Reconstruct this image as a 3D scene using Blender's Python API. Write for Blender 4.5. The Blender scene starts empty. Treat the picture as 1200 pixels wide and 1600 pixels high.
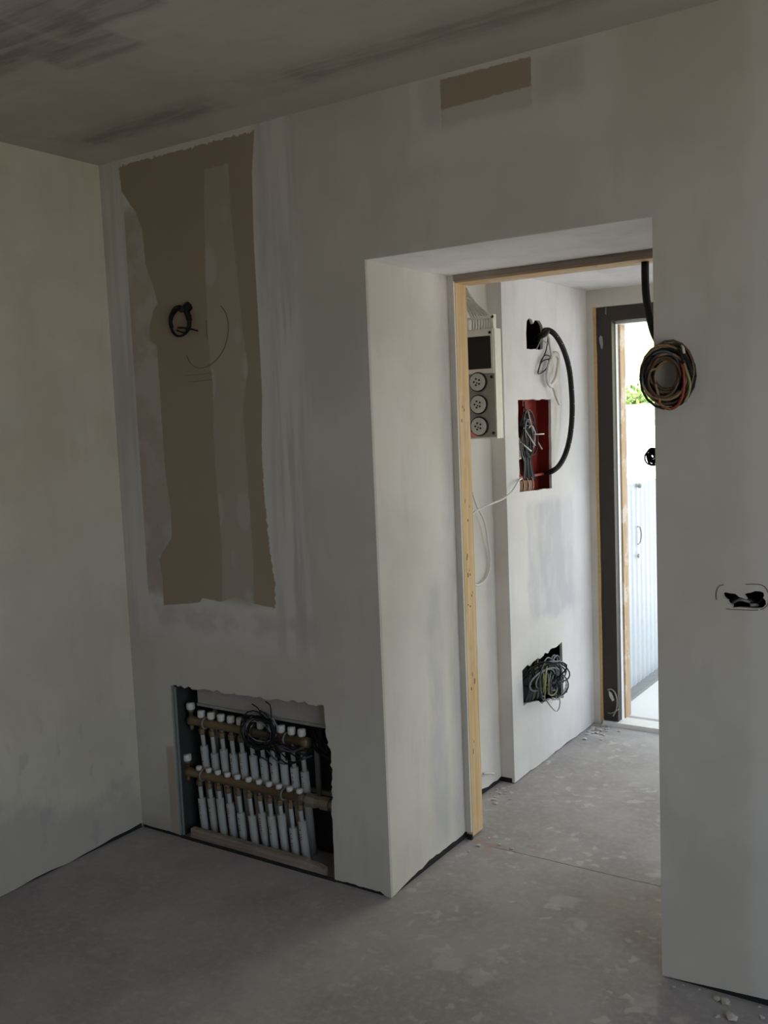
import bpy, bmesh, math, random
from mathutils import Vector, Matrix
from mathutils.geometry import delaunay_2d_cdt

random.seed(7)
sc = bpy.context.scene
C = sc.collection

# ------------------------------------------------------------------ camera
PITCH, YAW, ROLL = 0.09666, 0.58890, -0.04052
CAM = Vector((2.94781, -2.56546, 1.60573))
FPX = 1509.83
fwd = Vector((-math.sin(YAW) * math.cos(PITCH), math.cos(YAW) * math.cos(PITCH), -math.sin(PITCH)))
r0 = Vector((math.cos(YAW), math.sin(YAW), 0))
u0 = r0.cross(fwd)
rgt = r0 * math.cos(ROLL) + u0 * math.sin(ROLL)
upv = u0 * math.cos(ROLL) - r0 * math.sin(ROLL)
cd = bpy.data.cameras.new('camera')
cd.sensor_fit = 'VERTICAL'
cd.sensor_height = 36.0
cd.lens = FPX / 1600 * 36
cd.clip_start = 0.05
cam = bpy.data.objects.new('camera', cd)
C.objects.link(cam)
cam.matrix_world = Matrix(((rgt.x, upv.x, -fwd.x, CAM.x), (rgt.y, upv.y, -fwd.y, CAM.y), (rgt.z, upv.z, -fwd.z, CAM.z), (0, 0, 0, 1)))
sc.camera = cam

# ------------------------------------------------------------------ sky, sun, exposure
wd = bpy.data.worlds.new('sky')
sc.world = wd
wd.use_nodes = True
bgn = wd.node_tree.nodes['Background']
bgn.inputs['Color'].default_value = (0.75, 0.865, 1.0, 1)
bgn.inputs['Strength'].default_value = 1.0
sd = bpy.data.lights.new('sun', 'SUN')
sd.energy = 3.2
sd.angle = 0.009
sd.color = (1, 0.95, 0.86)
sun = bpy.data.objects.new('sun', sd)
C.objects.link(sun)
sun.rotation_euler = Vector((0.30, 0.64, -0.72)).to_track_quat('-Z', 'Y').to_euler()
sc.view_settings.view_transform = 'Standard'
sc.view_settings.look = 'None'
sc.view_settings.gamma = 1
sc.view_settings.use_curve_mapping = False
sc.view_settings.exposure = 1.54
sc.cycles.max_bounces = 10
sc.cycles.diffuse_bounces = 8
sc.cycles.use_denoising = True


def portal(name, loc, direction, sx, sy):
    l = bpy.data.lights.new(name, 'AREA')
    l.shape = 'RECTANGLE'
    l.size = sx
    l.size_y = sy
    l.cycles.is_portal = True
    o = bpy.data.objects.new(name, l)
    C.objects.link(o)
    o.location = loc
    o.rotation_euler = Vector(direction).to_track_quat('-Z', 'Z').to_euler()


XL, XR, ZT, H = 1.2, 2.117, 2.105, 2.6        # opening and ceiling height
XW = 4.4                                      # room right wall
YB = -4.4                                     # wall behind the camera
YF = 2.04                                     # far hall wall
XE = 3.25                                     # right end of the hall
ZH = 2.19                                     # hall ceiling
XP, XC = 1.12, 1.055                          # pier and recess faces
WIN1 = (-3.4, -0.9, 0.25, 2.35)                 # room window in the right wall (y0,y1,z0,z1)
WIN2 = (0.72, 1.95, 0.05, 2.12)               # glazed end of the hall
portal('window_portal_room', (XW + 0.1, (WIN1[0] + WIN1[1]) / 2, (WIN1[2] + WIN1[3]) / 2), (-1, 0, 0), WIN1[1] - WIN1[0], WIN1[3] - WIN1[2])
portal('window_portal_hall', (XE + 0.1, (WIN2[0] + WIN2[1]) / 2, (WIN2[2] + WIN2[3]) / 2), (-1, 0, 0), WIN2[1] - WIN2[0], WIN2[3] - WIN2[2])
portal('door_portal', (1.72, YF + 0.16, 1.02), (0, -1, 0), 0.95, 2.02)


def at(px, py, ax, v):
    d = fwd + rgt * ((px - 600) / FPX) - upv * ((py - 800) / FPX)
    i = 'xyz'.index(ax)
    return CAM + d * ((v - CAM[i]) / d[i])


# ------------------------------------------------------------------ materials
class Mat:
    def __init__(s, name, rough=0.9, metallic=0.0, spec=0.3):
        s.m = bpy.data.materials.new(name)
        s.m.use_nodes = True
        s.nt = s.m.node_tree
        s.b = s.nt.nodes['Principled BSDF']
        s.b.inputs['Roughness'].default_value = rough
        s.b.inputs['Metallic'].default_value = metallic
        s.b.inputs['Specular IOR Level'].default_value = spec
        tc = s.nt.nodes.new('ShaderNodeTexCoord')
        s.vec = tc.outputs['Object']
        sp = s.nt.nodes.new('ShaderNodeSeparateXYZ')
        s.nt.links.new(s.vec, sp.inputs[0])
        s.X, s.Y, s.Z = sp.outputs

    def put(s, sock, v):
        if isinstance(v, (int, float)):
            sock.default_value = v
        elif isinstance(v, tuple):
            sock.default_value = (v[0], v[1], v[2], 1) if len(sock.default_value) == 4 else v
        else:
            s.nt.links.new(v, sock)

    def op(s, o, a, b=0.0, c=0.0):
        n = s.nt.nodes.new('ShaderNodeMath')
        n.operation = o
        s.put(n.inputs[0], a)
        s.put(n.inputs[1], b)
        s.put(n.inputs[2], c)
        return n.outputs[0]

    def add(s, a, b): return s.op('ADD', a, b)
    def sub(s, a, b): return s.op('SUBTRACT', a, b)
    def mul(s, *a):
        r = a[0]
        for b in a[1:]:
            r = s.op('MULTIPLY', r, b)
        return r
    def mx(s, a, b): return s.op('MAXIMUM', a, b)

    def sm(s, x, a, b):
        n = s.nt.nodes.new('ShaderNodeMapRange')
        n.interpolation_type = 'SMOOTHSTEP'
        lo, hi, f, t = (a, b, 0.0, 1.0) if a < b else (b, a, 1.0, 0.0)
        s.put(n.inputs[0], x)
        n.inputs[1].default_value = lo
        n.inputs[2].default_value = hi
        n.inputs[3].default_value = f
        n.inputs[4].default_value = t
        return n.outputs[0]

    def scaled(s, sx, sy, sz):
        n = s.nt.nodes.new('ShaderNodeMapping')
        s.nt.links.new(s.vec, n.inputs[0])
        n.inputs['Scale'].default_value = (sx, sy, sz)
        return n.outputs[0]

    def noise(s, scale, detail=3, rough=0.55, vec=None):
        n = s.nt.nodes.new('ShaderNodeTexNoise')
        s.nt.links.new(vec or s.vec, n.inputs['Vector'])
        n.inputs['Scale'].default_value = scale
        n.inputs['Detail'].default_value = detail
        n.inputs['Roughness'].default_value = rough
        return n.outputs[0]

    def voro(s, scale, vec=None, feature='F1', rnd=1.0):
        n = s.nt.nodes.new('ShaderNodeTexVoronoi')
        n.feature = feature
        s.nt.links.new(vec or s.vec, n.inputs['Vector'])
        n.inputs['Scale'].default_value = scale
        n.inputs['Randomness'].default_value = rnd
        return n.outputs['Distance']

    def curve(s, x, pts):
        pts = sorted(pts)
        a, b = pts[0][0], pts[-1][0]
        lo, hi = min(p[1] for p in pts), max(p[1] for p in pts)
        if hi - lo < 1e-5:
            hi = lo + 1e-3
        n1 = s.nt.nodes.new('ShaderNodeMapRange')
        s.put(n1.inputs[0], x)
        n1.inputs[1].default_value = a
        n1.inputs[2].default_value = b
        fc = s.nt.nodes.new('ShaderNodeFloatCurve')
        s.nt.links.new(n1.outputs[0], fc.inputs['Value'])
        cv = fc.mapping.curves[0]
        nrm = [((p[0] - a) / (b - a), (p[1] - lo) / (hi - lo)) for p in pts]
        cv.points[0].location = nrm[0]
        cv.points[-1].location = nrm[-1]
        for p in nrm[1:-1]:
            cv.points.new(*p)
        for p in cv.points:
            p.handle_type = 'VECTOR'
        fc.mapping.update()
        return s.add(s.mul(fc.outputs[0], hi - lo), lo)

    def box(s, u, v, u0, u1, v0, v1, soft=0.01):
        h = soft / 2
        return s.mul(s.sm(u, u0 - h, u0 + h), s.sm(u, u1 + h, u1 - h), s.sm(v, v0 - h, v0 + h), s.sm(v, v1 + h, v1 - h))

    def mix(s, f, a, b):
        n = s.nt.nodes.new('ShaderNodeMix')
        n.data_type = 'RGBA'
        s.put(n.inputs[0], f)
        s.put(n.inputs[6], a)
        s.put(n.inputs[7], b)
        return n.outputs[2]

    def col(s, c):
        s.put(s.b.inputs['Base Color'], c)
        return s

    def bump(s, h, strength=0.3, dist=0.002):
        n = s.nt.nodes.new('ShaderNodeBump')
        n.inputs['Strength'].default_value = strength
        n.inputs['Distance'].default_value = dist
        s.nt.links.new(h, n.inputs['Height'])
        s.nt.links.new(n.outputs[0], s.b.inputs['Normal'])
        return s


def simple(name, c, rough=0.6, metallic=0.0, var=0.12, scale=30, spec=0.4):
    m = Mat(name, rough, metallic, spec)
    k = 1 - var
    m.col(m.mix(m.noise(scale, 3), tuple(x * k for x in c), tuple(min(1, x * (1 + var)) for x in c)))
    return m.m


MT = {}
W1, W2 = (0.50, 0.482, 0.435), (0.58, 0.562, 0.515)


def plaster_base(m, k=1.0, tint=(1, 1, 1)):
    WHITE1, WHITE2 = [tuple(a * b for a, b in zip(w, tint)) for w in (W1, W2)]
    n = m.noise(1.7, 4, 0.6)
    base = m.mix(m.sm(n, 0.35, 0.65), tuple(x * k for x in WHITE1), tuple(x * k for x in WHITE2))
    n2 = m.noise(5.5, 4, 0.6, m.scaled(2.2, 2.2, 0.5))
    return m.mix(m.mul(m.sm(n2, 0.5, 0.75), 0.35), base, tuple(x * 0.88 * k for x in WHITE1))


def edge_pts(pix, ax='y', v=0.0):
    o = []
    for p in pix:
        w = at(p[0], p[1], ax, v)
        o.append((w.z, w.x))
    return o


def mat_wall_back():
    m = Mat('back_wall_plasterboard')
    X, Z = m.X, m.Z
    c = plaster_base(m)
    jag = m.mul(m.sub(m.noise(55, 3), 0.5), 0.03)
    wob = m.mul(m.sub(m.noise(9, 3), 0.5), 0.06)
    card, grey = (0.322, 0.266, 0.202), (0.40, 0.385, 0.37)
    light = (0.62, 0.61, 0.585)
    # light filler band right of the bare board and around it
    Xw, Zw = m.add(X, wob), m.add(Z, wob)
    halo = m.box(Xw, Zw, 0.02, 0.93, 0.80, 2.72, 0.12)
    streak = m.noise(3.0, 3, 0.5, m.scaled(7, 1, 0.5))
    side = m.mx(m.sm(Xw, 0.74, 0.80), m.sm(Xw, 0.14, 0.10))
    c = m.mix(m.mul(halo, 0.8), c, m.mix(m.mul(m.sm(streak, 0.38, 0.66), side), light, (0.47, 0.46, 0.45)))
    below = m.mul(m.box(Xw, Zw, 0.14, 0.95, 0.84, 0.93, 0.05), m.sm(m.noise(6, 3), 0.45, 0.6))
    c = m.mix(m.mul(below, 0.5), c, grey)
    # grey smears in the band
    sm1 = m.mul(m.box(Xw, Zw, 0.82, 0.91, 0.92, 2.0, 0.05), m.sm(streak, 0.45, 0.6))
    c = m.mix(m.mul(sm1, 0.55), c, grey)
    # bare board with its own edges
    eL = m.curve(Z, edge_pts([(184, 250), (190, 300), (212, 332), (222, 360), (227, 412), (240, 450), (246, 474), (240, 484), (233, 510), (234, 532), (245, 540), (249, 600), (254, 682), (259, 744), (267, 799), (268, 840), (254, 862), (249, 875), (254, 905), (256, 955)]))
    eR = m.curve(Z, edge_pts([(398, 195), (394, 270), (397, 380), (404, 500), (410, 620), (409, 700), (413, 770), (422, 860), (430, 910), (431, 960)]))
    eB = m.curve(X, [(p[1], p[0]) for p in edge_pts([(180, 946), (254, 946), (300, 943), (313, 941), (316, 934), (345, 941), (368, 931), (385, 937), (398, 944), (431, 951), (480, 960)])])
    Xj = m.add(X, m.mul(jag, 0.35))
    topz = m.add(m.mul(X, 0.0), 2.578)
    ins = m.mul(m.sm(m.sub(Xj, eL), -0.002, 0.003), m.sm(m.sub(eR, m.add(X, m.mul(jag, m.add(m.mul(m.sm(Z, 1.65, 1.35), 0.8), 0.06)))), -0.001, 0.003),
                m.sm(m.add(Z, jag), 2.581, 2.577), m.sm(m.sub(m.add(Z, m.mul(jag, 0.2)), eB), -0.002, 0.003))
    # thin filler on the left strip
    strip = m.mul(m.sm(X, 0.118, 0.124), m.sm(m.sub(eR, X), 0, 0.01), m.sm(Zw, 0.95, 0.99), m.sm(Zw, 2.44, 2.38))
    blot = m.noise(7, 3)
    c = m.mix(m.mul(strip, 0.9), c, m.mix(m.sm(blot, 0.45, 0.6), (0.375, 0.325, 0.270), (0.43, 0.395, 0.35)))
    c = m.mix(ins, c, m.mix(m.noise(4, 2), tuple(x * 0.94 for x in card), tuple(x * 1.06 for x in card)))
    # strip of filler down the joint
    sL = m.curve(Z, edge_pts([(318, 245), (319, 330), (321, 430), (324, 520), (332, 600), (335, 720), (342, 800), (346, 870), (347, 960)]))
    sR = m.curve(Z, edge_pts([(355, 240), (361, 330), (370, 420), (380, 520), (388, 575), (380, 640), (385, 720), (391, 800), (396, 880), (398, 960)]))
    st = m.mul(m.sm(m.sub(Xj, sL), -0.002, 0.004), m.sm(m.sub(sR, Xj), -0.002, 0.004), m.sm(m.add(Z, m.mul(jag, 0.4)), 2.498, 2.49), ins)
    lens = m.sm(m.voro(5.0, m.scaled(2.2, 1, 1)), 0.42, 0.30)
    c = m.mix(m.mul(st, 0.92), c, m.mix(m.mul(lens, 0.6), (0.385, 0.335, 0.280), (0.47, 0.44, 0.40)))
    # few crumbs of filler on the card
    cr = m.mul(m.sm(m.voro(16), 0.06, 0.03), ins, m.box(X, Z, 0.40, 0.60, 0.95, 1.25, 0.05))
    c = m.mix(m.mul(cr, 0.7), c, grey)
    # second bare patch under the ceiling with its filler halo
    ha = m.box(Xw, Zw, 1.38, 2.02, 2.36, 2.72, 0.08)
    c = m.mix(m.mul(ha, 0.55), c, light)
    hg = m.box(Xw, Zw, 1.80, 1.93, 2.46, 2.585, 0.07)
    c = m.mix(m.mul(hg, 0.55), c, grey)
    hl = m.box(Xw, Zw, 1.43, 1.50, 2.46, 2.60, 0.05)
    c = m.mix(m.mul(hl, 0.45), c, grey)
    b2 = m.box(Xj, m.add(Z, m.mul(jag, 0.5)), 1.493, 1.783, 2.43, 2.585, 0.004)
    low = m.sm(m.add(m.add(Z, m.mul(jag, .4)), m.mul(X, -0.02)), 2.473, 2.468)
    c = m.mix(m.mul(b2, m.add(m.mul(low, -0.65), 1.0), m.sm(m.add(Z, wob), 2.435, 2.465)), c, tuple(x * 1.04 for x in card))
    # lighter joint band on the right of the opening
    jb = m.box(Xw, Z, 2.36, 2.52, -0.1, 2.7, 0.04)
    c = m.mix(m.mul(jb, 0.55), c, light)
    jb2 = m.mul(m.box(Xw, Zw, 2.44, 2.50, 0.0, 2.5, 0.03), m.sm(streak, 0.45, 0.6))
    c = m.mix(m.mul(jb2, 0.6), c, grey)
    # reddish bare board beside the niche
    rb = m.mul(m.box(Xj, Zw, 0.165, 0.206, 0.0, 0.36, 0.012), 0.75)
    c = m.mix(rb, c, (0.38, 0.30, 0.25))
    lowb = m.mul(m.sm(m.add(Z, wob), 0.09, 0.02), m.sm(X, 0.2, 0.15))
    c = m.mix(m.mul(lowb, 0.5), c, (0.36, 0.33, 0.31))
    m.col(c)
    m.bump(m.noise(160, 3), 0.12, 0.0015)
    return m.m


def mat_wall_left():
    m = Mat('left_wall_plaster')
    Y, Z = m.Y, m.Z
    c = plaster_base(m, 1.10, (1.02, 0.985, 0.90))
    n = m.noise(6, 4, 0.6)
    wob = m.mul(m.sub(n, 0.5), 0.5)
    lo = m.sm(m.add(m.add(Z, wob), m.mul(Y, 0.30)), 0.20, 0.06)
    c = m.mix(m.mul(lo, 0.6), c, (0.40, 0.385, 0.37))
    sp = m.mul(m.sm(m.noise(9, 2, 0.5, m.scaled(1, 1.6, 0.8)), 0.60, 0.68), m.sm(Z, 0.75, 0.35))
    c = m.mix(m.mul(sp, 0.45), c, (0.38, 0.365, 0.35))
    ban = m.mul(m.sm(m.noise(2.0, 3), 0.5, 0.6), m.sm(Z, 0.5, 1.0))
    c = m.mix(m.mul(ban, 0.2), c, (0.66, 0.65, 0.60))
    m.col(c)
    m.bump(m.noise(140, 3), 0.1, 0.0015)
    return m.m


def mat_ceiling():
    m = Mat('ceiling_plasterboard')
    X, Y = m.X, m.Y
    c = plaster_base(m, 0.93)
    wob = m.mul(m.sub(m.noise(7, 4), 0.5), 0.07)
    Xw, Yw = m.add(X, wob), m.add(Y, wob)
    fr = m.noise(4, 3, 0.6, m.scaled(1.2, 8, 1))
    card = (0.27, 0.25, 0.225)

    def band(x0, x1, y0, y1, k, soft=0.05):
        nonlocal c
        c = m.mix(m.mul(m.box(Xw, Yw, x0, x1, y0, y1, soft), k, m.add(m.mul(m.sm(fr, 0.4, 0.6), 0.5), 0.5)), c, card)

    lt = m.box(Xw, Yw, 0.05, 4.0, -0.16, 0.1, 0.05)
    c = m.mix(m.mul(lt, 0.4), c, (0.55, 0.54, 0.52))
    band(0.20, 0.78, -0.275, -0.19, 0.72, 0.03)
    band(0.15, 0.85, -0.33, -0.17, 0.3)
    band(1.15, 2.30, -0.31, -0.20, 0.62, 0.05)
    band(1.0, 2.4, -0.36, -0.18, 0.25)
    band(0.2, 0.86, -1.10, -0.80, 0.95, 0.03)
    band(0.72, 1.02, -1.12, -0.70, 0.7, 0.03)
    band(0.88, 1.24, -1.05, -0.84, 0.75, 0.03)
    lt2 = m.mul(m.sm(m.noise(3, 3, 0.6, m.scaled(0.5, 6, 1)), 0.52, 0.66), m.sm(Y, -0.35, -0.5))
    c = m.mix(m.mul(lt2, 0.3), c, (0.56, 0.55, 0.53))
    m.col(c)
    return m.m


def mat_floor():
    m = Mat('screed_floor', 0.85)
    n = m.noise(2.2, 5, 0.6)
    c = m.mix(m.sm(n, 0.35, 0.65), (0.315, 0.292, 0.298), (0.395, 0.372, 0.380))
    nf = m.noise(38, 4, 0.7)
    c = m.mix(m.mul(m.sm(nf, 0.42, 0.7), 0.4), c, (0.46, 0.44, 0.44))
    dv = m.nt.nodes.new('ShaderNodeVectorMath')
    dv.operation = 'ADD'
    nz = m.nt.nodes.new('ShaderNodeTexNoise')
    nz.inputs['Scale'].default_value = 14
    m.nt.links.new(m.vec, nz.inputs['Vector'])
    sc_ = m.nt.nodes.new('ShaderNodeVectorMath')
    sc_.operation = 'SCALE'
    sc_.inputs['Scale'].default_value = 0.11
    m.nt.links.new(nz.outputs['Color'], sc_.inputs[0])
    m.nt.links.new(m.vec, dv.inputs[0])
    m.nt.links.new(sc_.outputs[0], dv.inputs[1])
    # pale plaster splashes: more of them towards the opening and the hall
    dens = m.sm(m.add(m.mul(m.Y, 0.6), m.mul(m.X, 0.7)), 0.35, 1.3)
    big = m.mul(m.sm(m.voro(5.5, dv.outputs[0]), 0.30, 0.17), m.sm(m.noise(1.9, 2), 0.47, 0.56))
    sml = m.mul(m.sm(m.voro(17, dv.outputs[0]), 0.34, 0.20), m.sm(m.noise(4.1, 2), 0.46, 0.56))
    c = m.mix(m.mul(big, m.add(m.mul(dens, 0.24), 0.12)), c, (0.62, 0.60, 0.60))
    c = m.mix(m.mul(sml, m.add(m.mul(dens, 0.28), 0.12)), c, (0.62, 0.60, 0.60))
    # dusty strip in the hall, reddish dust by the post
    dust = m.mul(m.sm(m.Y, 1.3, 2.0), m.sm(m.noise(6, 4), 0.42, 0.62))
    c = m.mix(m.mul(dust, 0.5), c, (0.50, 0.47, 0.45))
    red = m.mul(m.sm(m.noise(11, 3), 0.45, 0.6), m.box(m.X, m.Y, 1.22, 1.48, 0.46, 0.62, 0.10))
    c = m.mix(m.mul(red, 0.5), c, (0.36, 0.22, 0.17))
    # daywork joint across the opening
    yj = m.add(m.Y, m.mul(m.sub(m.noise(20, 3), 0.5), 0.012))
    ln = m.mul(m.sm(m.op('ABSOLUTE', m.sub(yj, 0.512)), 0.0035, 0.0015), m.sm(m.X, 1.28, 1.36))
    c = m.mix(m.mul(ln, 0.75), c, (0.08, 0.07, 0.065))
    m.col(c)
    m.bump(nf, 0.25, 0.002)
    return m.m


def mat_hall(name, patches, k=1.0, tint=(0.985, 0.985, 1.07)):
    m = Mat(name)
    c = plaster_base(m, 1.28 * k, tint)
    wob = m.mul(m.sub(m.noise(8, 3), 0.5), 0.08)
    for (u, v, u0, u1, v0, v1, f, col) in patches:
        U, V = m.add(getattr(m, u), wob), m.add(getattr(m, v), wob)
        st = m.noise(3, 3, 0.6, m.scaled(2.5, 2.5, 1))
        c = m.mix(m.mul(m.box(U, V, u0, u1, v0, v1, 0.06), f, m.add(m.mul(m.sm(st, 0.35, 0.6), 0.6), 0.4)), c, col)
    m.col(c)
    return m.m


def mat_wood(name, c1, c2, axis='Z', plaster=0.0):
    m = Mat(name, 0.75)
    s = {'Z': (30, 30, 1.2), 'X': (1.2, 30, 30), 'Y': (30, 1.2, 30)}[axis]
    g = m.noise(2.2, 4, 0.6, m.scaled(*s))
    c = m.mix(m.sm(g, 0.35, 0.65), c1, c2)
    kn = m.sm(m.voro(3.1, m.scaled(2.5, 2.5, 1.0)), 0.13, 0.05)
    c = m.mix(m.mul(kn, 0.7), c, tuple(x * 0.45 for x in c1))
    if plaster:
        c = m.mix(m.mul(m.sm(m.noise(7, 4, 0.65), 0.5, 0.6), plaster), c, (0.72, 0.68, 0.62))
    m.col(c)
    return m.m


GREY = (0.50, 0.49, 0.52)
MT['wall_back'] = mat_wall_back()
MT['wall_left'] = mat_wall_left()
MT['ceiling'] = mat_ceiling()
MT['floor'] = mat_floor()
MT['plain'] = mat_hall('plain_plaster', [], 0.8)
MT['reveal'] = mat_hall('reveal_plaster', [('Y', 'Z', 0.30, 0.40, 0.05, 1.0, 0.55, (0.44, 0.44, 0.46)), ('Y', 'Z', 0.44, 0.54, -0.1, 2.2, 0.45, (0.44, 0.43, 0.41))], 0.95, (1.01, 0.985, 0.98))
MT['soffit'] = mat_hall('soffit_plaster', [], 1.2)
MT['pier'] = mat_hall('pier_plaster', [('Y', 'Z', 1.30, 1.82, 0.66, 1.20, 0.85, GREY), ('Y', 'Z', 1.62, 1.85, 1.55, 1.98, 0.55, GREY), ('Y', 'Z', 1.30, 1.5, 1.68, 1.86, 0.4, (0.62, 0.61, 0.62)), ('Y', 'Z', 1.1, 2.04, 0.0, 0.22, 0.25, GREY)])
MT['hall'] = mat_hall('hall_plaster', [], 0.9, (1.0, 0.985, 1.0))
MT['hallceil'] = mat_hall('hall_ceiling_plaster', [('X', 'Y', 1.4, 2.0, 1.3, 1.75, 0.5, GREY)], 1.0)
MT['black_foam'] = simple('black_edge_foam', (0.018, 0.018, 0.018), 0.95)
MT['timber'] = mat_wood('raw_timber_post', (0.56, 0.37, 0.18), (0.68, 0.48, 0.26), 'Z', 0.12)
MT['timber_h'] = mat_wood('raw_timber_head', (0.56, 0.38, 0.20), (0.68, 0.50, 0.29), 'X', 0.35)
MT['timber_old'] = mat_wood('weathered_timber', (0.40, 0.27, 0.16), (0.55, 0.40, 0.26), 'Z', 0.55)
MT['plank'] = mat_wood('grey_plank', (0.24, 0.19, 0.16), (0.33, 0.27, 0.235), 'X', 0.1)
MT['dark_frame'] = simple('dark_brown_frame', (0.032, 0.026, 0.022), 0.55, 0, 0.35, 12)
MT['foam'] = simple('orange_foam', (0.55, 0.36, 0.16), 0.9, 0, 0.2, 60)
MT['black'] = simple('black_cable_rubber', (0.012, 0.012, 0.013), 0.6, spec=0.25)
MT['black_void'] = simple('black_void', (0.012, 0.012, 0.013), 0.95)
MT['white_cable'] = simple('white_cable_plastic', (0.62, 0.60, 0.56), 0.5)
MT['dark_cable'] = simple('dark_grey_cable', (0.045, 0.048, 0.052), 0.5)
MT['grey_cable'] = simple('grey_cable_plastic', (0.26, 0.27, 0.28), 0.5)
MT['blue_cable'] = simple('blue_grey_cable', (0.075, 0.09, 0.115), 0.5)
MT['yellow_cable'] = simple('yellow_green_wire', (0.30, 0.29, 0.12), 0.5)
MT['red_wire'] = simple('red_wire_plastic', (0.30, 0.05, 0.03), 0.5)
MT['brown_wire'] = simple('brown_wire_plastic', (0.11, 0.065, 0.04), 0.5)
MT['tan_wire'] = simple('tan_wire_plastic', (0.30, 0.20, 0.11), 0.5)
MT['red_box'] = simple('red_plastic_box', (0.27, 0.030, 0.022), 0.55)
MT['terminal'] = simple('brown_terminal', (0.17, 0.07, 0.04), 0.6)
MT['copper'] = simple('copper_wire', (0.62, 0.33, 0.20), 0.35, 0.8)
MT['brass'] = simple('dull_brass', (0.19, 0.138, 0.08), 0.55, 0.45)
MT['union'] = simple('grey_union', (0.25, 0.22, 0.17), 0.55, 0.4)
MT['pipe'] = simple('white_pipe_plastic', (0.40, 0.40, 0.385), 0.5)
MT['sleeve'] = simple('white_pipe_sleeve', (0.41, 0.41, 0.40), 0.75)
MT['cap'] = simple('white_cap_plastic', (0.66, 0.64, 0.60), 0.5)
MT['zinc'] = simple('galvanised_sheet', (0.34, 0.35, 0.34), 0.5, 0.5)
MT['shaded_zinc'] = simple('zinc_in_shade', (0.055, 0.058, 0.055), 0.6, 0.3)  # shade of the niche put into the cabinet's zinc colour
MT['zinc_edge'] = simple('galvanised_flange', (0.44, 0.45, 0.43), 0.4, 0.4)
MT['cab_back'] = simple('cabinet_back_board', (0.37, 0.345, 0.315), 0.85)
MT['shade_sheet'] = simple('shade_sheet', (0.03, 0.03, 0.03), 0.8)  # near-black colour stands in for the unlit inside of the niche
MT['box_grey'] = simple('grey_box_plastic', (0.25, 0.23, 0.205), 0.5)
MT['box_white'] = simple('cream_box_plastic', (0.66, 0.63, 0.56), 0.5)
MT['socket'] = simple('pale_socket_plastic', (0.47, 0.455, 0.43), 0.5)
MT['dark_lid'] = simple('dark_clear_lid', (0.016, 0.013, 0.011), 0.35, spec=0.25)
MT['pink'] = simple('pink_sticker', (0.75, 0.20, 0.24), 0.6)
MT['label'] = simple('cream_label_card', (0.60, 0.55, 0.42), 0.8)
MT['pencil'] = simple('pencil_line', (0.13, 0.11, 0.095), 0.9)
MT['ink'] = simple('stamp_ink', (0.12, 0.075, 0.05), 0.9)
MT['crumb'] = simple('plaster_crumb', (0.52, 0.49, 0.46), 0.95)
MT['sheet'] = simple('white_corrugated_sheet', (0.44, 0.47, 0.50), 0.35)
MT['yard'] = simple('warm_bounce_yard', (0.56, 0.45, 0.30), 0.95, 0, 0.1, 2)  # unseen ground, toned sandy so its bounce warms the walls indoors
MT['ground'] = simple('outdoor_concrete', (0.72, 0.71, 0.72), 0.9, 0, 0.06, 3)
MT['fence_strip'] = simple('grey_strip', (0.24, 0.245, 0.25), 0.9, 0, 0.25, 25)
MT['white_wall'] = simple('white_garden_wall', (0.80, 0.80, 0.78), 0.9)
MT['cream'] = simple('cream_facade', (0.72, 0.70, 0.33), 0.9)
MT['leaf'] = simple('light_green_leaf', (0.34, 0.50, 0.13), 0.6)
MT['leaf2'] = simple('dark_green_leaf', (0.15, 0.25, 0.07), 0.6)
MT['twig'] = simple('brown_twig', (0.16, 0.11, 0.07), 0.8)
MT['winframe'] = simple('white_window_frame', (0.75, 0.75, 0.73), 0.5)


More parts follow.
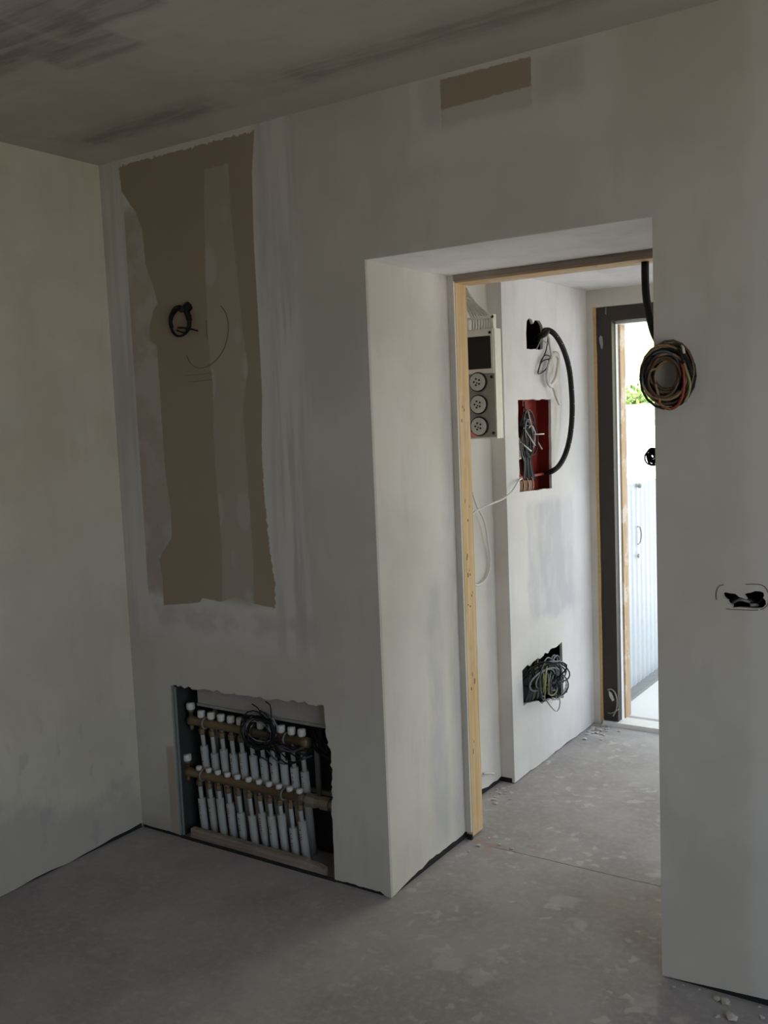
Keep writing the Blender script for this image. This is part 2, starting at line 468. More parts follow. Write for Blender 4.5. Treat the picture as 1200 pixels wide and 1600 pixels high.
# ------------------------------------------------------------------ mesh helpers
class MB:
    def __init__(s):
        s.v, s.f, s.mi = [], [], []

    def raw(s, vs, fs, mi=0):
        o = len(s.v)
        s.v += [tuple(v) for v in vs]
        s.f += [tuple(i + o for i in f) for f in fs]
        s.mi += [mi] * len(fs)
        return s

    def box(s, x0, x1, y0, y1, z0, z1, mi=0):
        v = [(x, y, z) for x in (x0, x1) for y in (y0, y1) for z in (z0, z1)]
        return s.raw(v, [(0, 1, 3, 2), (4, 6, 7, 5), (0, 4, 5, 1), (2, 3, 7, 6), (0, 2, 6, 4), (1, 5, 7, 3)], mi)

    def tube(s, pts, r, n=6, mi=0, caps=True):
        pts = [Vector(p) for p in pts]
        rr = r if isinstance(r, (list, tuple)) else [r] * len(pts)
        vs, fs = [], []
        t = (pts[1] - pts[0]).normalized()
        a = t.orthogonal().normalized()
        for i, p in enumerate(pts):
            q = pts[min(i + 1, len(pts) - 1)] - pts[max(i - 1, 0)]
            if q.length > 1e-9:
                t = q.normalized()
            a = (a - t * a.dot(t))
            a = a.normalized() if a.length > 1e-6 else t.orthogonal().normalized()
            b = t.cross(a)
            for k in range(n):
                w = 2 * math.pi * k / n
                vs.append(p + (a * math.cos(w) + b * math.sin(w)) * rr[i])
        for i in range(len(pts) - 1):
            for k in range(n):
                fs.append((i * n + k, i * n + (k + 1) % n, (i + 1) * n + (k + 1) % n, (i + 1) * n + k))
        if caps:
            fs.append(tuple(reversed(range(n))))
            fs.append(tuple(range((len(pts) - 1) * n, len(pts) * n)))
        return s.raw(vs, fs, mi)

    def lathe(s, base, axis, prof, n=16, mi=0):
        """prof: list of (distance along axis, radius)"""
        base, axis = Vector(base), Vector(axis).normalized()
        a = axis.orthogonal().normalized()
        b = axis.cross(a)
        vs, fs = [], []
        for h, r in prof:
            for k in range(n):
                w = 2 * math.pi * k / n
                vs.append(base + axis * h + (a * math.cos(w) + b * math.sin(w)) * r)
        for i in range(len(prof) - 1):
            for k in range(n):
                fs.append((i * n + k, i * n + (k + 1) % n, (i + 1) * n + (k + 1) % n, (i + 1) * n + k))
        fs.append(tuple(reversed(range(n))))
        fs.append(tuple(range((len(prof) - 1) * n, len(prof) * n)))
        return s.raw(vs, fs, mi)

    def prism(s, outer, holes, fn, w0, w1, mi=0):
        """2D polygon with holes extruded between w0 and w1; fn(u,v,w) -> xyz"""
        loops = [list(outer)] + [list(h) for h in holes]
        pts, edges = [], []
        for l in loops:
            o = len(pts)
            pts += [Vector(p) for p in l]
            edges += [(o + i, o + (i + 1) % len(l)) for i in range(len(l))]
        res = delaunay_2d_cdt(pts, edges, [], 1, 1e-6)
        V, F = res[0], res[2]

        def inside(p, l):
            c = False
            j = len(l) - 1
            for i in range(len(l)):
                if (l[i][1] > p[1]) != (l[j][1] > p[1]) and p[0] < (l[j][0] - l[i][0]) * (p[1] - l[i][1]) / (l[j][1] - l[i][1]) + l[i][0]:
                    c = not c
                j = i
            return c
        tri = []
        for f in F:
            g = sum((V[i] for i in f), Vector((0, 0))) / len(f)
            if inside(g, loops[0]) and not any(inside(g, h) for h in loops[1:]):
                tri.append(f)
        n = len(V)
        vs = [fn(p[0], p[1], w0) for p in V] + [fn(p[0], p[1], w1) for p in V]
        fs = [tuple(f) for f in tri] + [tuple(i + n for i in reversed(f)) for f in tri]
        cnt = {}
        for f in tri:
            for i in range(len(f)):
                cnt[(f[i], f[(i + 1) % len(f)])] = 1
        for (a, b) in cnt:
            if (b, a) not in cnt:
                fs.append((b, a, a + n, b + n))
        return s.raw(vs, fs, mi)

    def build(s, name, mats, parent=None, smooth=False, recalc=True):
        me = bpy.data.meshes.new(name)
        me.from_pydata(s.v, [], s.f)
        for m in (mats if isinstance(mats, (list, tuple)) else [mats]):
            me.materials.append(MT[m])
        for p, i in zip(me.polygons, s.mi):
            p.material_index = i
            p.use_smooth = smooth
        if recalc:
            bm = bmesh.new()
            bm.from_mesh(me)
            bmesh.ops.recalc_face_normals(bm, faces=bm.faces)
            bm.to_mesh(me)
            bm.free()
        o = bpy.data.objects.new(name, me)
        C.objects.link(o)
        if parent:
            o.parent = parent
            o.matrix_parent_inverse = Matrix.Translation(-parent.location)
        return o


def tag(o, label, cat, group=None, kind=None):
    o['label'] = label
    o['category'] = cat
    if group:
        o['group'] = group
    if kind:
        o['kind'] = kind
    return o


def thing(name, label, cat, loc, group=None, kind=None):
    o = bpy.data.objects.new(name, None)
    o.empty_display_size = 0.05
    C.objects.link(o)
    o.location = loc
    return tag(o, label, cat, group, kind)


def spline(pts, k=8):
    """Catmull-Rom through pts"""
    p = [Vector(x) for x in pts]
    p = [p[0] * 2 - p[1]] + p + [p[-1] * 2 - p[-2]]
    out = []
    for i in range(1, len(p) - 2):
        for j in range(k):
            t = j / k
            out.append(0.5 * (2 * p[i] + (p[i + 1] - p[i - 1]) * t + (2 * p[i - 1] - 5 * p[i] + 4 * p[i + 1] - p[i + 2]) * t * t
                              + (3 * p[i] - p[i - 1] - 3 * p[i + 1] + p[i + 2]) * t ** 3))
    out.append(p[-2])
    return out


def ragged(a, b, n, amp, rng):
    """points from a towards b (b left out) with ragged sideways offsets"""
    a, b = Vector(a), Vector(b)
    d = b - a
    nn = Vector((-d.y, d.x)).normalized()
    o = [tuple(a)]
    for i in range(1, n):
        t = (i + rng.uniform(-0.3, 0.3)) / n
        o.append(tuple(a + d * t + nn * rng.uniform(-amp, amp)))
    return o


def poly_ragged(corners, step, amp, seed):
    rng = random.Random(seed)
    o = []
    for i in range(len(corners)):
        a, b = corners[i], corners[(i + 1) % len(corners)]
        L = (Vector(b) - Vector(a)).length
        o += ragged(a, b, max(1, int(L / step)), amp, rng)
    return o


Yf = lambda u, v, w: (u, w, v)     # wall facing -y : u = x, v = z
Xf = lambda u, v, w: (w, u, v)     # wall facing x  : u = y, v = z
rng = random.Random(3)

# ------------------------------------------------------------------ the setting
fl = MB()
fl.box(-0.2, XW + 0.2, YB - 0.2, 0.62, -0.15, 0)
fl.box(-0.2, XE + 0.2, 0.62, YF + 0.20, -0.15, 0)
floor = tag(fl.build('floor', 'floor'), 'grey cement screed floor with pale plaster splashes', 'floor', kind='structure')

o = MB().box(-0.2, XW + 0.2, YB - 0.2, 0.015, H, H + 0.15).build('ceiling', 'ceiling')
tag(o, 'grey plasterboard ceiling with dark unfilled joints', 'ceiling', kind='structure')
ro = MB()
ro.box(-0.2, XW + 0.2, 0.015, 0.62, H, H + 0.15)
ro.box(-0.2, XE + 0.2, 0.62, YF + 0.2, H, H + 0.15)
tag(ro.build('trim_1', 'plain'), 'roof slab over the hall side', 'roof', kind='structure')
tag(MB().box(-0.2, XE, 0.62, YF + 0.05, ZH, ZH + 0.03).build('ceiling_hall', 'hallceil'), 'white plastered ceiling of the bright hall', 'ceiling', kind='structure')

# left wall, bottom edge leaves a ragged gap over the floor near the corner
bot = []
n = 60
for i in range(n + 1):
    y = YB + (0 - YB) * i / n
    g = 0.002
    if y > -0.36:
        g = 0.007 + 0.012 * (y + 0.36) / 0.36 + rng.uniform(-0.003, 0.003)
    elif y > -0.9 and rng.random() < 0.6:
        g = 0.008
    bot.append((y, max(0.001, g)))
m = MB().prism(bot + [(0, H), (YB, H)], [], Xf, 0.0, -0.0125)
m.box(-0.2, -0.014, YB - 0.2, YF + 0.2, 0.0, H)
tag(m.build('wall_left', 'wall_left'), 'pale plastered left wall meeting the ceiling', 'wall', kind='structure')

# back wall board with opening, ragged niche and cable holes
P2 = lambda x, y: tuple(at(x, y, 'y', 0.0)[i] for i in (0, 2))
rg = random.Random(11)
outer = [(0.0, 0.016)]
for x in (0.05, 0.1, 0.15, 0.19):
    outer.append((x, 0.014 + rg.uniform(-0.002, 0.002)))
outer += ragged((0.209, 0.013), (0.209, 0.612), 2, 0.0, rg)
outer += ragged((0.209, 0.614), (0.60, 0.622), 26, 0.006, rg)
outer += ragged((0.60, 0.622), (0.953, 0.632), 22, 0.008, rg)
outer += ragged((0.953, 0.632), (0.958, 0.52), 6, 0.004, rg)
outer += ragged((0.958, 0.52), (0.974, 0.455), 5, 0.006, rg)
outer += ragged((0.974, 0.455), (0.968, 0.23), 14, 0.006, rg)
outer += ragged((0.968, 0.23), (0.965, 0.013), 6, 0.001, rg)
for i in range(12):
    outer.append((0.965 + 0.21 * i / 12, 0.013 + rg.uniform(-0.002, 0.002)))
outer += [(1.178, 0.003), (XL, 0.002), (XL, ZT), (XR, ZT), (XR, 0.004)]
for i in range(1, 30):
    t = i / 30
    outer.append((XR + (XW - XR) * t, min(0.022, 0.006 + 0.11 * t) + rg.uniform(-0.002, 0.002)))
outer += [(XW, 0.016), (XW, H), (0, H)]
hole1 = [P2(x, y) for x, y in ((283, 479), (291, 474), (299, 475), (301, 482), (296, 488), (287, 487))]
hole2 = [P2(x, y) for x, y in ((1024 + 8, 546), (1040, 540), (1050, 537), (1058, 540), (1066, 536), (1069, 546), (1068, 556), (1058, 560), (1046, 556), (1036, 556))]
hole3 = [P2(x, y) for x, y in ((1129, 927), (1134, 925.5), (1141, 927), (1149, 928), (1155, 933), (1159, 934), (1167, 936.5), (1162, 929), (1167, 927), (1173, 926), (1180, 923.5), (1187, 924), (1193, 926), (1194, 931), (1192, 934), (1196, 938), (1197, 944), (1191, 950), (1180, 951), (1168, 950), (1155, 949), (1144, 950), (1145, 946), (1139, 943), (1137, 939), (1131, 933))]
hole3b = [P2(x, y) for x, y in ((1131, 932), (1134, 935), (1139, 938), (1136, 940))]
wb = MB().prism(outer, [hole1, hole2, hole3], Yf, 0.0, 0.0125)
wall_back = tag(wb.build('wall_back', 'wall_back'), 'grey plasterboard wall with bare patches around the opening', 'wall', kind='structure')
# black sheets standing in for the unlit void behind the cable holes
m = MB()
m.box(0.34, 0.44, 0.013, 0.06, 1.98, 2.08)
m.box(XR + 0.02, 2.26, 0.03, 0.05, 1.68, 1.82)
m.box(2.24, 2.46, 0.075, 0.09, 1.03, 1.18)
m.build('hole_dark', 'black_void', wall_back)

# black foam strips along the floor
m = MB()
m.box(0.004, 0.206, 0.006, 0.012, 0.0, 0.022)
m.box(0.97, XL - 0.014, 0.006, 0.012, 0.0, 0.022)
m.box(XR + 0.016, XW, 0.006, 0.012, 0.0, 0.03)
m.box(0.21, 0.965, 0.0025, 0.008, 0.0, 0.011)
m.box(-0.012, -0.006, -0.9, 0.0, 0.0, 0.022)
m.box(XL - 0.012, XL - 0.006, 0.02, 0.54, 0.0, 0.032)
m.box(XL + 0.002, XL + 0.024, 0.524, 0.534, 0.0, 0.018)
m.build('edge_strip', 'black_foam', floor)

# reveals and soffit of the opening
ra = random.Random(5)
rv = [(0.0126, 0.002), (0.03, 0.003)]
for i in range(1, 20):
    t = i / 20
    rv.append((0.03 + 0.49 * t, 0.004 + 0.024 * min(1, t * 2.2) + ra.uniform(-0.003, 0.003)))
rv += [(0.525, 0.034), (0.525, ZT + 0.01), (0.0126, ZT + 0.01)]
m = MB().prism(rv, [], Xf, XL, XL - 0.0125)
tag(m.build('wall_reveal_left', 'reveal'), 'pale plastered reveal on the left side of the opening', 'wall', kind='structure')
m = MB().box(XR, XR + 0.0125, 0.0126, 0.525, 0.003, ZT)
tag(m.build('wall_reveal_right', 'reveal'), 'plastered reveal hidden on the right side of the opening', 'wall', kind='structure')
m = MB().box(XL, XR, 0.0126, 0.525, ZT, ZT + 0.0125)
tag(m.build('ceiling_reveal', 'soffit'), 'pale plastered soffit above the opening', 'ceiling', kind='structure')

# rough timber frame of the opening
d1 = thing('door_1', 'raw timber door lining in the plastered opening', 'door frame', (XL, 0.53, 0), kind='structure')
for xa, xb in ((XL, XL + 0.024), (XR - 0.024, XR)):
    MB().box(xa, xb, 0.533, 0.615, 0.012, 2.10).build('post', 'timber', d1)
    MB().box(xa, xb - 0.001, 0.522, 0.5325, 0.03, 2.115).build('shade_strip', 'reveal', d1)  # added strip, greyed for the shade on the post's front
MB().box(XL + 0.024, XR - 0.024, 0.533, 0.64, 2.078, 2.12).build('head', 'timber_h', d1)
MB().box(XL + 0.024, XR - 0.024, 0.520, 0.5325, 2.084, 2.104).build('head_strip', 'plank', d1)
# stamp marks and staple holes on the post face
rs = random.Random(21)
m = MB()
for (zc, nn, h) in ((1.05, 5, 0.010), (1.25, 3, 0.008), (0.62, 3, 0.012), (0.90, 4, 0.006), (1.62, 3, 0.006), (0.36, 2, 0.01)):
    for i in range(nn):
        y = 0.548 + rs.uniform(0, 0.045)
        z = zc + rs.uniform(-0.05, 0.05)
        m.box(XL + 0.0239, XL + 0.0244, y, y + rs.uniform(0.002, 0.006), z, z + h * rs.uniform(0.6, 2.0))
m.build('ink_stamp', 'ink', d1)['kind'] = 'stuff'

# hall: room side face, recess, pier, far wall, right end
hf = [(XC, 0.01), (XL, 0.01), (XL, 2.12), (XR, 2.12), (XR, 0.0), (XE, 0.0), (XE, ZH), (XC, ZH)]
m = MB().prism(hf, [], Yf, 0.606, 0.618)
tag(m.build('wall_hall_front', 'hall'), 'hall side of the partition around the opening', 'wall', kind='structure')
rc = [(0.618, 0.02)] + ragged((0.66, 0.02), (1.11, 0.022), 10, 0.008, ra) + [(1.11, 0.022), (1.11, ZH), (0.618, ZH)]
m = MB().prism(rc, [], Xf, XC, XC - 0.0125)
tag(m.build('wall_hall_recess', 'hall'), 'plastered recess wall behind the timber post', 'wall', kind='structure')

PX = lambda x, y: tuple(at(x, y, 'x', XP)[i] for i in (1, 2))
upper_hole = [PX(*p) for p in ((823, 502), (826, 497), (831, 499), (833, 506), (836, 500), (843, 501), (847, 508), (849, 520), (848, 545), (843, 547), (838, 545), (831, 546), (823, 545), (822, 520))]
red_hole = poly_ragged([(1.241, 1.660), (1.236, 1.262), (1.578, 1.252), (1.588, 1.662)], 0.03, 0.003, 8)
ri = random.Random(14)
low_hole = ragged((1.213, 0.478), (1.652, 0.512), 16, 0.010, ri) + [(1.652, 0.512), (1.656, 0.236)] + ragged((1.656, 0.236), (1.216, 0.318), 14, 0.012, ri) + [(1.216, 0.318)]
pb = [(1.11, 0.004)] + ragged((1.16, 0.004), (YF, 0.006), 18, 0.0035, ra) + [(YF, 0.006), (YF, ZH), (1.11, ZH)]
m = MB().prism(pb, [upper_hole, red_hole, low_hole], Xf, XP, XP - 0.0125)
m.box(XC, XP - 0.0002, 1.1095, 1.122, 0.022, ZH)
m.box(XP - 0.30, XP - 0.285, 1.11, YF, 0.0, ZH)
wall_pier = tag(m.build('wall_hall_left', 'pier'), 'bright white plastered hall wall with three cut-outs', 'wall', kind='structure')
m = MB()
for (y0, y1, z0, z1) in ((1.30, 1.56, 1.84, 2.06), (1.17, 1.70, 0.20, 0.55)):
    m.box(XP - 0.12, XP - 0.115, y0, y1, z0, z1)
    m.box(XP - 0.12, XP - 0.0127, y0 - 0.005, y0, z0, z1)
    m.box(XP - 0.12, XP - 0.0127, y1, y1 + 0.005, z0, z1)
    m.box(XP - 0.12, XP - 0.0127, y0, y1, z0 - 0.005, z0)
    m.box(XP - 0.12, XP - 0.0127, y0, y1, z1, z1 + 0.005)
m.build('hole_dark', 'black_void', wall_pier)  # black boxes stand in for the unlit depth of the hall holes
m = MB()
m.box(XP - 0.012, XP - 0.006, 1.125, YF, 0.0, 0.02)
m.box(XC - 0.01, XC - 0.004, 0.62, 1.11, 0.0, 0.05)
m.box(XC, XP - 0.006, 1.112, 1.118, 0.0, 0.03)
m.build('edge_strip', 'black_foam', floor)

DX0, DX1, DZ = 1.171, 2.30, 2.104       # rough exterior door hole
ff = [(XP, 0.0), (DX0 - 0.015, 0.0), (DX0 - 0.015, DZ), (DX1, DZ), (DX1, 0.0), (XE, 0.0), (XE, ZH), (XP, ZH)]
m = MB().prism(ff, [], Yf, YF, YF + 0.03)
m.box(-0.2, DX0 - 0.02, YF + 0.03, YF + 0.20, 0, H)
m.box(DX1, XE + 0.2, YF + 0.03, YF + 0.20, 0, H)
m.box(DX0 - 0.02, DX1, YF + 0.03, YF + 0.20, DZ, H)
tag(m.build('wall_hall_back', 'hall'), 'pale hall wall around the outside doorway', 'wall', kind='structure')

y0, y1, z0, z1 = WIN2
m = MB()
m.box(XE, XE + 0.2, 0.618, y0, 0, H)
m.box(XE, XE + 0.2, y1, YF + 0.03, 0, H)
m.box(XE, XE + 0.2, y0, y1, 0, z0)
m.box(XE, XE + 0.2, y0, y1, z1, H)
tag(m.build('wall_hall_right', 'hall'), 'hall end wall with a large opening', 'wall', kind='structure')
y0, y1, z0, z1 = WIN1
m = MB()
m.box(XW, XW + 0.2, YB - 0.2, y0, 0, H)
m.box(XW, XW + 0.2, y1, 0.62, 0, H)
m.box(XW, XW + 0.2, y0, y1, 0, z0)
m.box(XW, XW + 0.2, y0, y1, z1, H)
tag(m.build('wall_right', 'plain'), 'plastered wall with the room window outside the view', 'wall', kind='structure')
tag(MB().box(0, XW, YB - 0.2, YB, 0, H).build('wall_front', 'plain'), 'plastered wall behind the viewer', 'wall', kind='structure')
tag(MB().box(XE, XW + 0.2, 0.50, 0.62, 0, H).build('wall_outer', 'plain'), 'outer face of the room wall beside the hall', 'wall', kind='structure')
for nm, xx, (y0, y1, z0, z1) in (('window_1', XW + 0.07, WIN1), ('window_2', XE + 0.07, WIN2)):
    m = MB()
    for a in ((y0, y0 + 0.05, z0, z1), (y1 - 0.05, y1, z0, z1), (y0 + 0.05, y1 - 0.05, z0, z0 + 0.05), (y0 + 0.05, y1 - 0.05, z1 - 0.05, z1)):
        m.box(xx, xx + 0.05, *a)
    tag(m.build(nm, 'winframe'), 'white window frame outside the view, ' + ('room side' if nm[-1] == '1' else 'hall end'), 'window', kind='structure')

# exterior doorway frame
d2 = thing('door_2', 'dark brown outside door frame with timber lining', 'door frame', (DX0, YF, 0), kind='structure')
JX = 1.247
MB().box(DX0, JX, YF + 0.004, YF + 0.05, 0.024, 2.103).build('jamb', 'dark_frame', d2)
MB().box(DX1 - 0.075, DX1, YF + 0.004, YF + 0.05, 0.02, 2.103).build('jamb', 'dark_frame', d2)
MB().box(JX, DX1 - 0.075, YF + 0.005, YF + 0.05, 2.033, 2.103).build('head', 'dark_frame', d2)
m = MB().prism(poly_ragged([(DX0 - 0.0145, 0.03), (DX0 - 0.001, 0.03), (DX0 - 0.001, DZ - 0.001), (DX0 - 0.0145, DZ - 0.001)], 0.06, 0.0015, 5), [], Yf, YF - 0.002, YF + 0.03)
m.build('foam_joint', 'foam', d2)
MB().box(JX - 0.003, JX + 0.004, YF + 0.05, YF + 0.085, 0.02, 2.03).build('lining_edge', 'winframe', d2)
MB().box(JX - 0.006, JX + 0.012, YF + 0.085, YF + 0.16, 0.02, 2.03).build('lining', 'timber_old', d2)
MB().box(JX, DX1 - 0.075, YF + 0.05, YF + 0.16, 2.020, 2.04).build('lining_head', 'winframe', d2)
MB().box(DX0, DX1, YF - 0.01, YF + 0.10, 0.0, 0.022).build('threshold', 'winframe', d2)
# pale patches on the dark jamb
m = MB().prism([(1.182, 1.955), (1.190, 1.968), (1.200, 1.96), (1.203, 1.925), (1.199, 1.90), (1.192, 1.905), (1.186, 1.93)], [], Yf, YF + 0.0025, YF + 0.004)
m.build('plaster_patch', 'grey_cable', d2)
m = MB().prism([(1.216, 2.07), (1.219, 2.10), (1.223, 2.10), (1.222, 2.065)], [], Yf, YF + 0.0025, YF + 0.004)
m.build('plaster_patch', 'grey_cable', d2)

# ------------------------------------------------------------------ outdoors
tag(MB().box(-6, 14, YF + 0.2, 16, -0.2, -0.005).build('ground_outside', 'ground'), 'pale concrete yard outside the doorway', 'ground', kind='structure')
tag(MB().box(XW + 0.2, 14, -10, YF + 0.2, -0.2, -0.005).build('ground_side', 'yard'), 'unseen yard along the house, sandy for a warm bounce', 'ground', kind='structure')
tag(MB().box(XE + 0.2, XW + 0.2, 0.62, YF + 0.2, -0.2, -0.005).build('ground_corner', 'yard'), 'unseen yard at the hall end, sandy for a warm bounce', 'ground', kind='structure')
m = MB()
m.box(1.075, 1.155, YF + 0.2, 5.9, -0.005, 0.012)  # darker grey strip on the ground beside the sheets
tag(m.build('fence_strip', 'fence_strip'), 'darker grey strip along the foot of the sheet fence', 'fence_strip')

fence = thing('sheet_fence', 'white corrugated sheet fence beside the doorway', 'fence', (1.08, YF + 0.21, 0.012))
W = 0.62
yy = YF + 0.21
for k in range(6):
    vs, prof = [], []
    nn = 32
    for i in range(nn + 1):
        t = i / nn
        ph = (t * 8) % 1.0
        h = 0.0 if ph < 0.5 else 0.010
        e = 0.06
        h = 0.005 * (max(0, min(1, (ph - 0.45) / e)) - max(0, min(1, (ph - 0.92) / e)))
        prof.append((yy + W * k + W * t, 1.085 + h))
    pts = [(p[1], p[0]) for p in prof] + [(p[1] - 0.003, p[0]) for p in reversed(prof)]
    MB().prism(pts, [], lambda u, v, w: (u, v, w), 0.012, 1.178).build('sheet', 'sheet', fence)
for k in range(4):
    MB().box(1.03, 1.07, yy + 0.05 + k * 1.15, yy + 0.09 + k * 1.15, 0.0, 1.16).build('fence_post', 'zinc', fence)
MB().lathe((1.097, 2.84, 1.163), (1, 0, 0), [(0, 0.014), (0.012, 0.014), (0.018, 0.009)], 10).build('bolt', 'zinc', fence)
lp = spline([(1.103, 2.80, 0.93), (1.106, 2.83, 0.925), (1.108, 2.845, 0.88), (1.106, 2.83, 0.835), (1.103, 2.80, 0.83)], 6)
MB().tube(lp, 0.004).build('handle', 'zinc', fence)
MB().lathe((1.097, 2.815, 0.76), (1, 0, 0), [(0, 0.012), (0.008, 0.012), (0.010, 0.006)], 10).build('keyhole', 'zinc', fence)

gw = thing('garden_wall', 'sunlit white garden wall with a coping behind the fence', 'wall', (0, 6.0, 0))
MB().box(-5, 9, 6.0, 6.2, -0.005, 1.50).build('wall_body', 'white_wall', gw)
MB().box(-5, 9, 5.95, 6.25, 1.50, 1.638).build('coping', 'white_wall', gw)

hs = thing('house', 'pale cream facade far behind the hedge', 'house', (0, 12, 0))
MB().box(-8, 10, 12, 12.3, -0.005, 9).build('facade', 'cream', hs)
for xx, zz in ((-2.6, 3.0), (-0.4, 3.0), (2.2, 3.0), (-3.0, 5.6), (0.2, 5.6)):
    MB().box(xx, xx + 0.9, 11.97, 12.01, zz, zz + 1.2).build('window', 'winframe', hs)

# bushes above the garden wall
lr = random.Random(31)


def bush(cx, cy, cz, rx, rz, n, label):
    b = thing('bush', label, 'bush', (cx, cy, cz - rz), 'bushes behind the garden wall')
    for q, mt in enumerate(('leaf', 'leaf2')):
        m = MB()
        for i in range(n):
            d = Vector((lr.gauss(0, 1), lr.gauss(0, 1), lr.gauss(0, 1))).normalized() * (lr.uniform(0.45, 1.0))
            p = Vector((cx + d.x * rx, cy + d.y * rx * 0.7, cz + d.z * rz))
            a = Vector((lr.gauss(0, 1), lr.gauss(0, 1), lr.gauss(0, 1))).normalized()
            s = a.orthogonal().normalized()
            L = lr.uniform(0.04, 0.075)
            m.raw([p, p + a * L * 0.5 + s * L * 0.28, p + a * L, p + a * L * 0.5 - s * L * 0.28], [(0, 1, 2, 3)])
        o = m.build('leaves', mt, b, recalc=False)
        o['kind'] = 'stuff'
    m = MB()
    for i in range(7):
        w = i * 0.9
        m.tube(spline([(cx + 0.05 * math.cos(w), cy + 0.05 * math.sin(w), -0.005), (cx + 0.1 * math.cos(w), cy + 0.1 * math.sin(w), cz - rz * 0.4), (cx + rx * 0.6 * math.cos(w), cy + rx * 0.5 * math.sin(w), cz + rz * 0.5)], 4), [0.02] * 4 + [0.012] * 5, 5)
    m.build('stem', 'twig', b)


bush(-0.10, 6.75, 1.55, 0.50, 0.32, 900, 'light green bush behind the white garden wall, left part')
bush(0.95, 6.85, 1.48, 0.50, 0.34, 900, 'light green bush behind the white garden wall, half hidden by the wire coil')

# ------------------------------------------------------------------ heating manifold in the niche
cab = thing('manifold_cabinet', 'galvanised cabinet set into the ragged wall niche', 'cabinet', (0.59, 0.1, 0.0))
MB().box(0.2105, 0.2145, -0.001, 0.014, 0.012, 0.608).build('flange', 'zinc_edge', cab)
MB().box(0.222, 0.225, 0.004, 0.014, 0.012, 0.604).build('flange', 'zinc', cab)
MB().box(0.205, 0.2095, 0.0135, 0.185, 0.0, 0.66).build('side_panel', 'shaded_zinc', cab)
MB().box(0.30, 0.985, 0.052, 0.060, at(331, 1104, 'y', 0.052).z, 0.655).build('cover_panel', 'cab_back', cab)
MB().box(0.30, 0.985, 0.046, 0.0515, at(331, 1104, 'y', 0.052).z - 0.004, at(331, 1104, 'y', 0.052).z + 0.006).build('rail', 'zinc', cab)
MB().box(0.21, 1.02, 0.18, 0.185, 0.50, 0.655).build('back_panel', 'shade_sheet', cab)
MB().box(0.21, 1.02, 0.18, 0.186, 0.0, 0.4995).build('back_panel', 'shade_sheet', cab)
MB().box(1.02, 1.025, 0.0135, 0.185, 0.0, 0.66).build('side_panel', 'shade_sheet', cab)
MB().box(0.21, 1.02, 0.0135, 0.179, 0.66, 0.665).build('top_panel', 'shade_sheet', cab)
MB().box(0.215, 0.99, 0.150, 0.165, 0.520, 0.535).build('rail', 'zinc', cab)
MB().box(0.215, 0.99, 0.150, 0.165, 0.235, 0.250).build('rail', 'zinc', cab)
for xx in (0.29, 0.79):
    MB().box(xx, xx + 0.02, 0.140, 0.150, 0.20, 0.56).build('bracket', 'zinc', cab)

YM = 0.062
rp = random.Random(4)


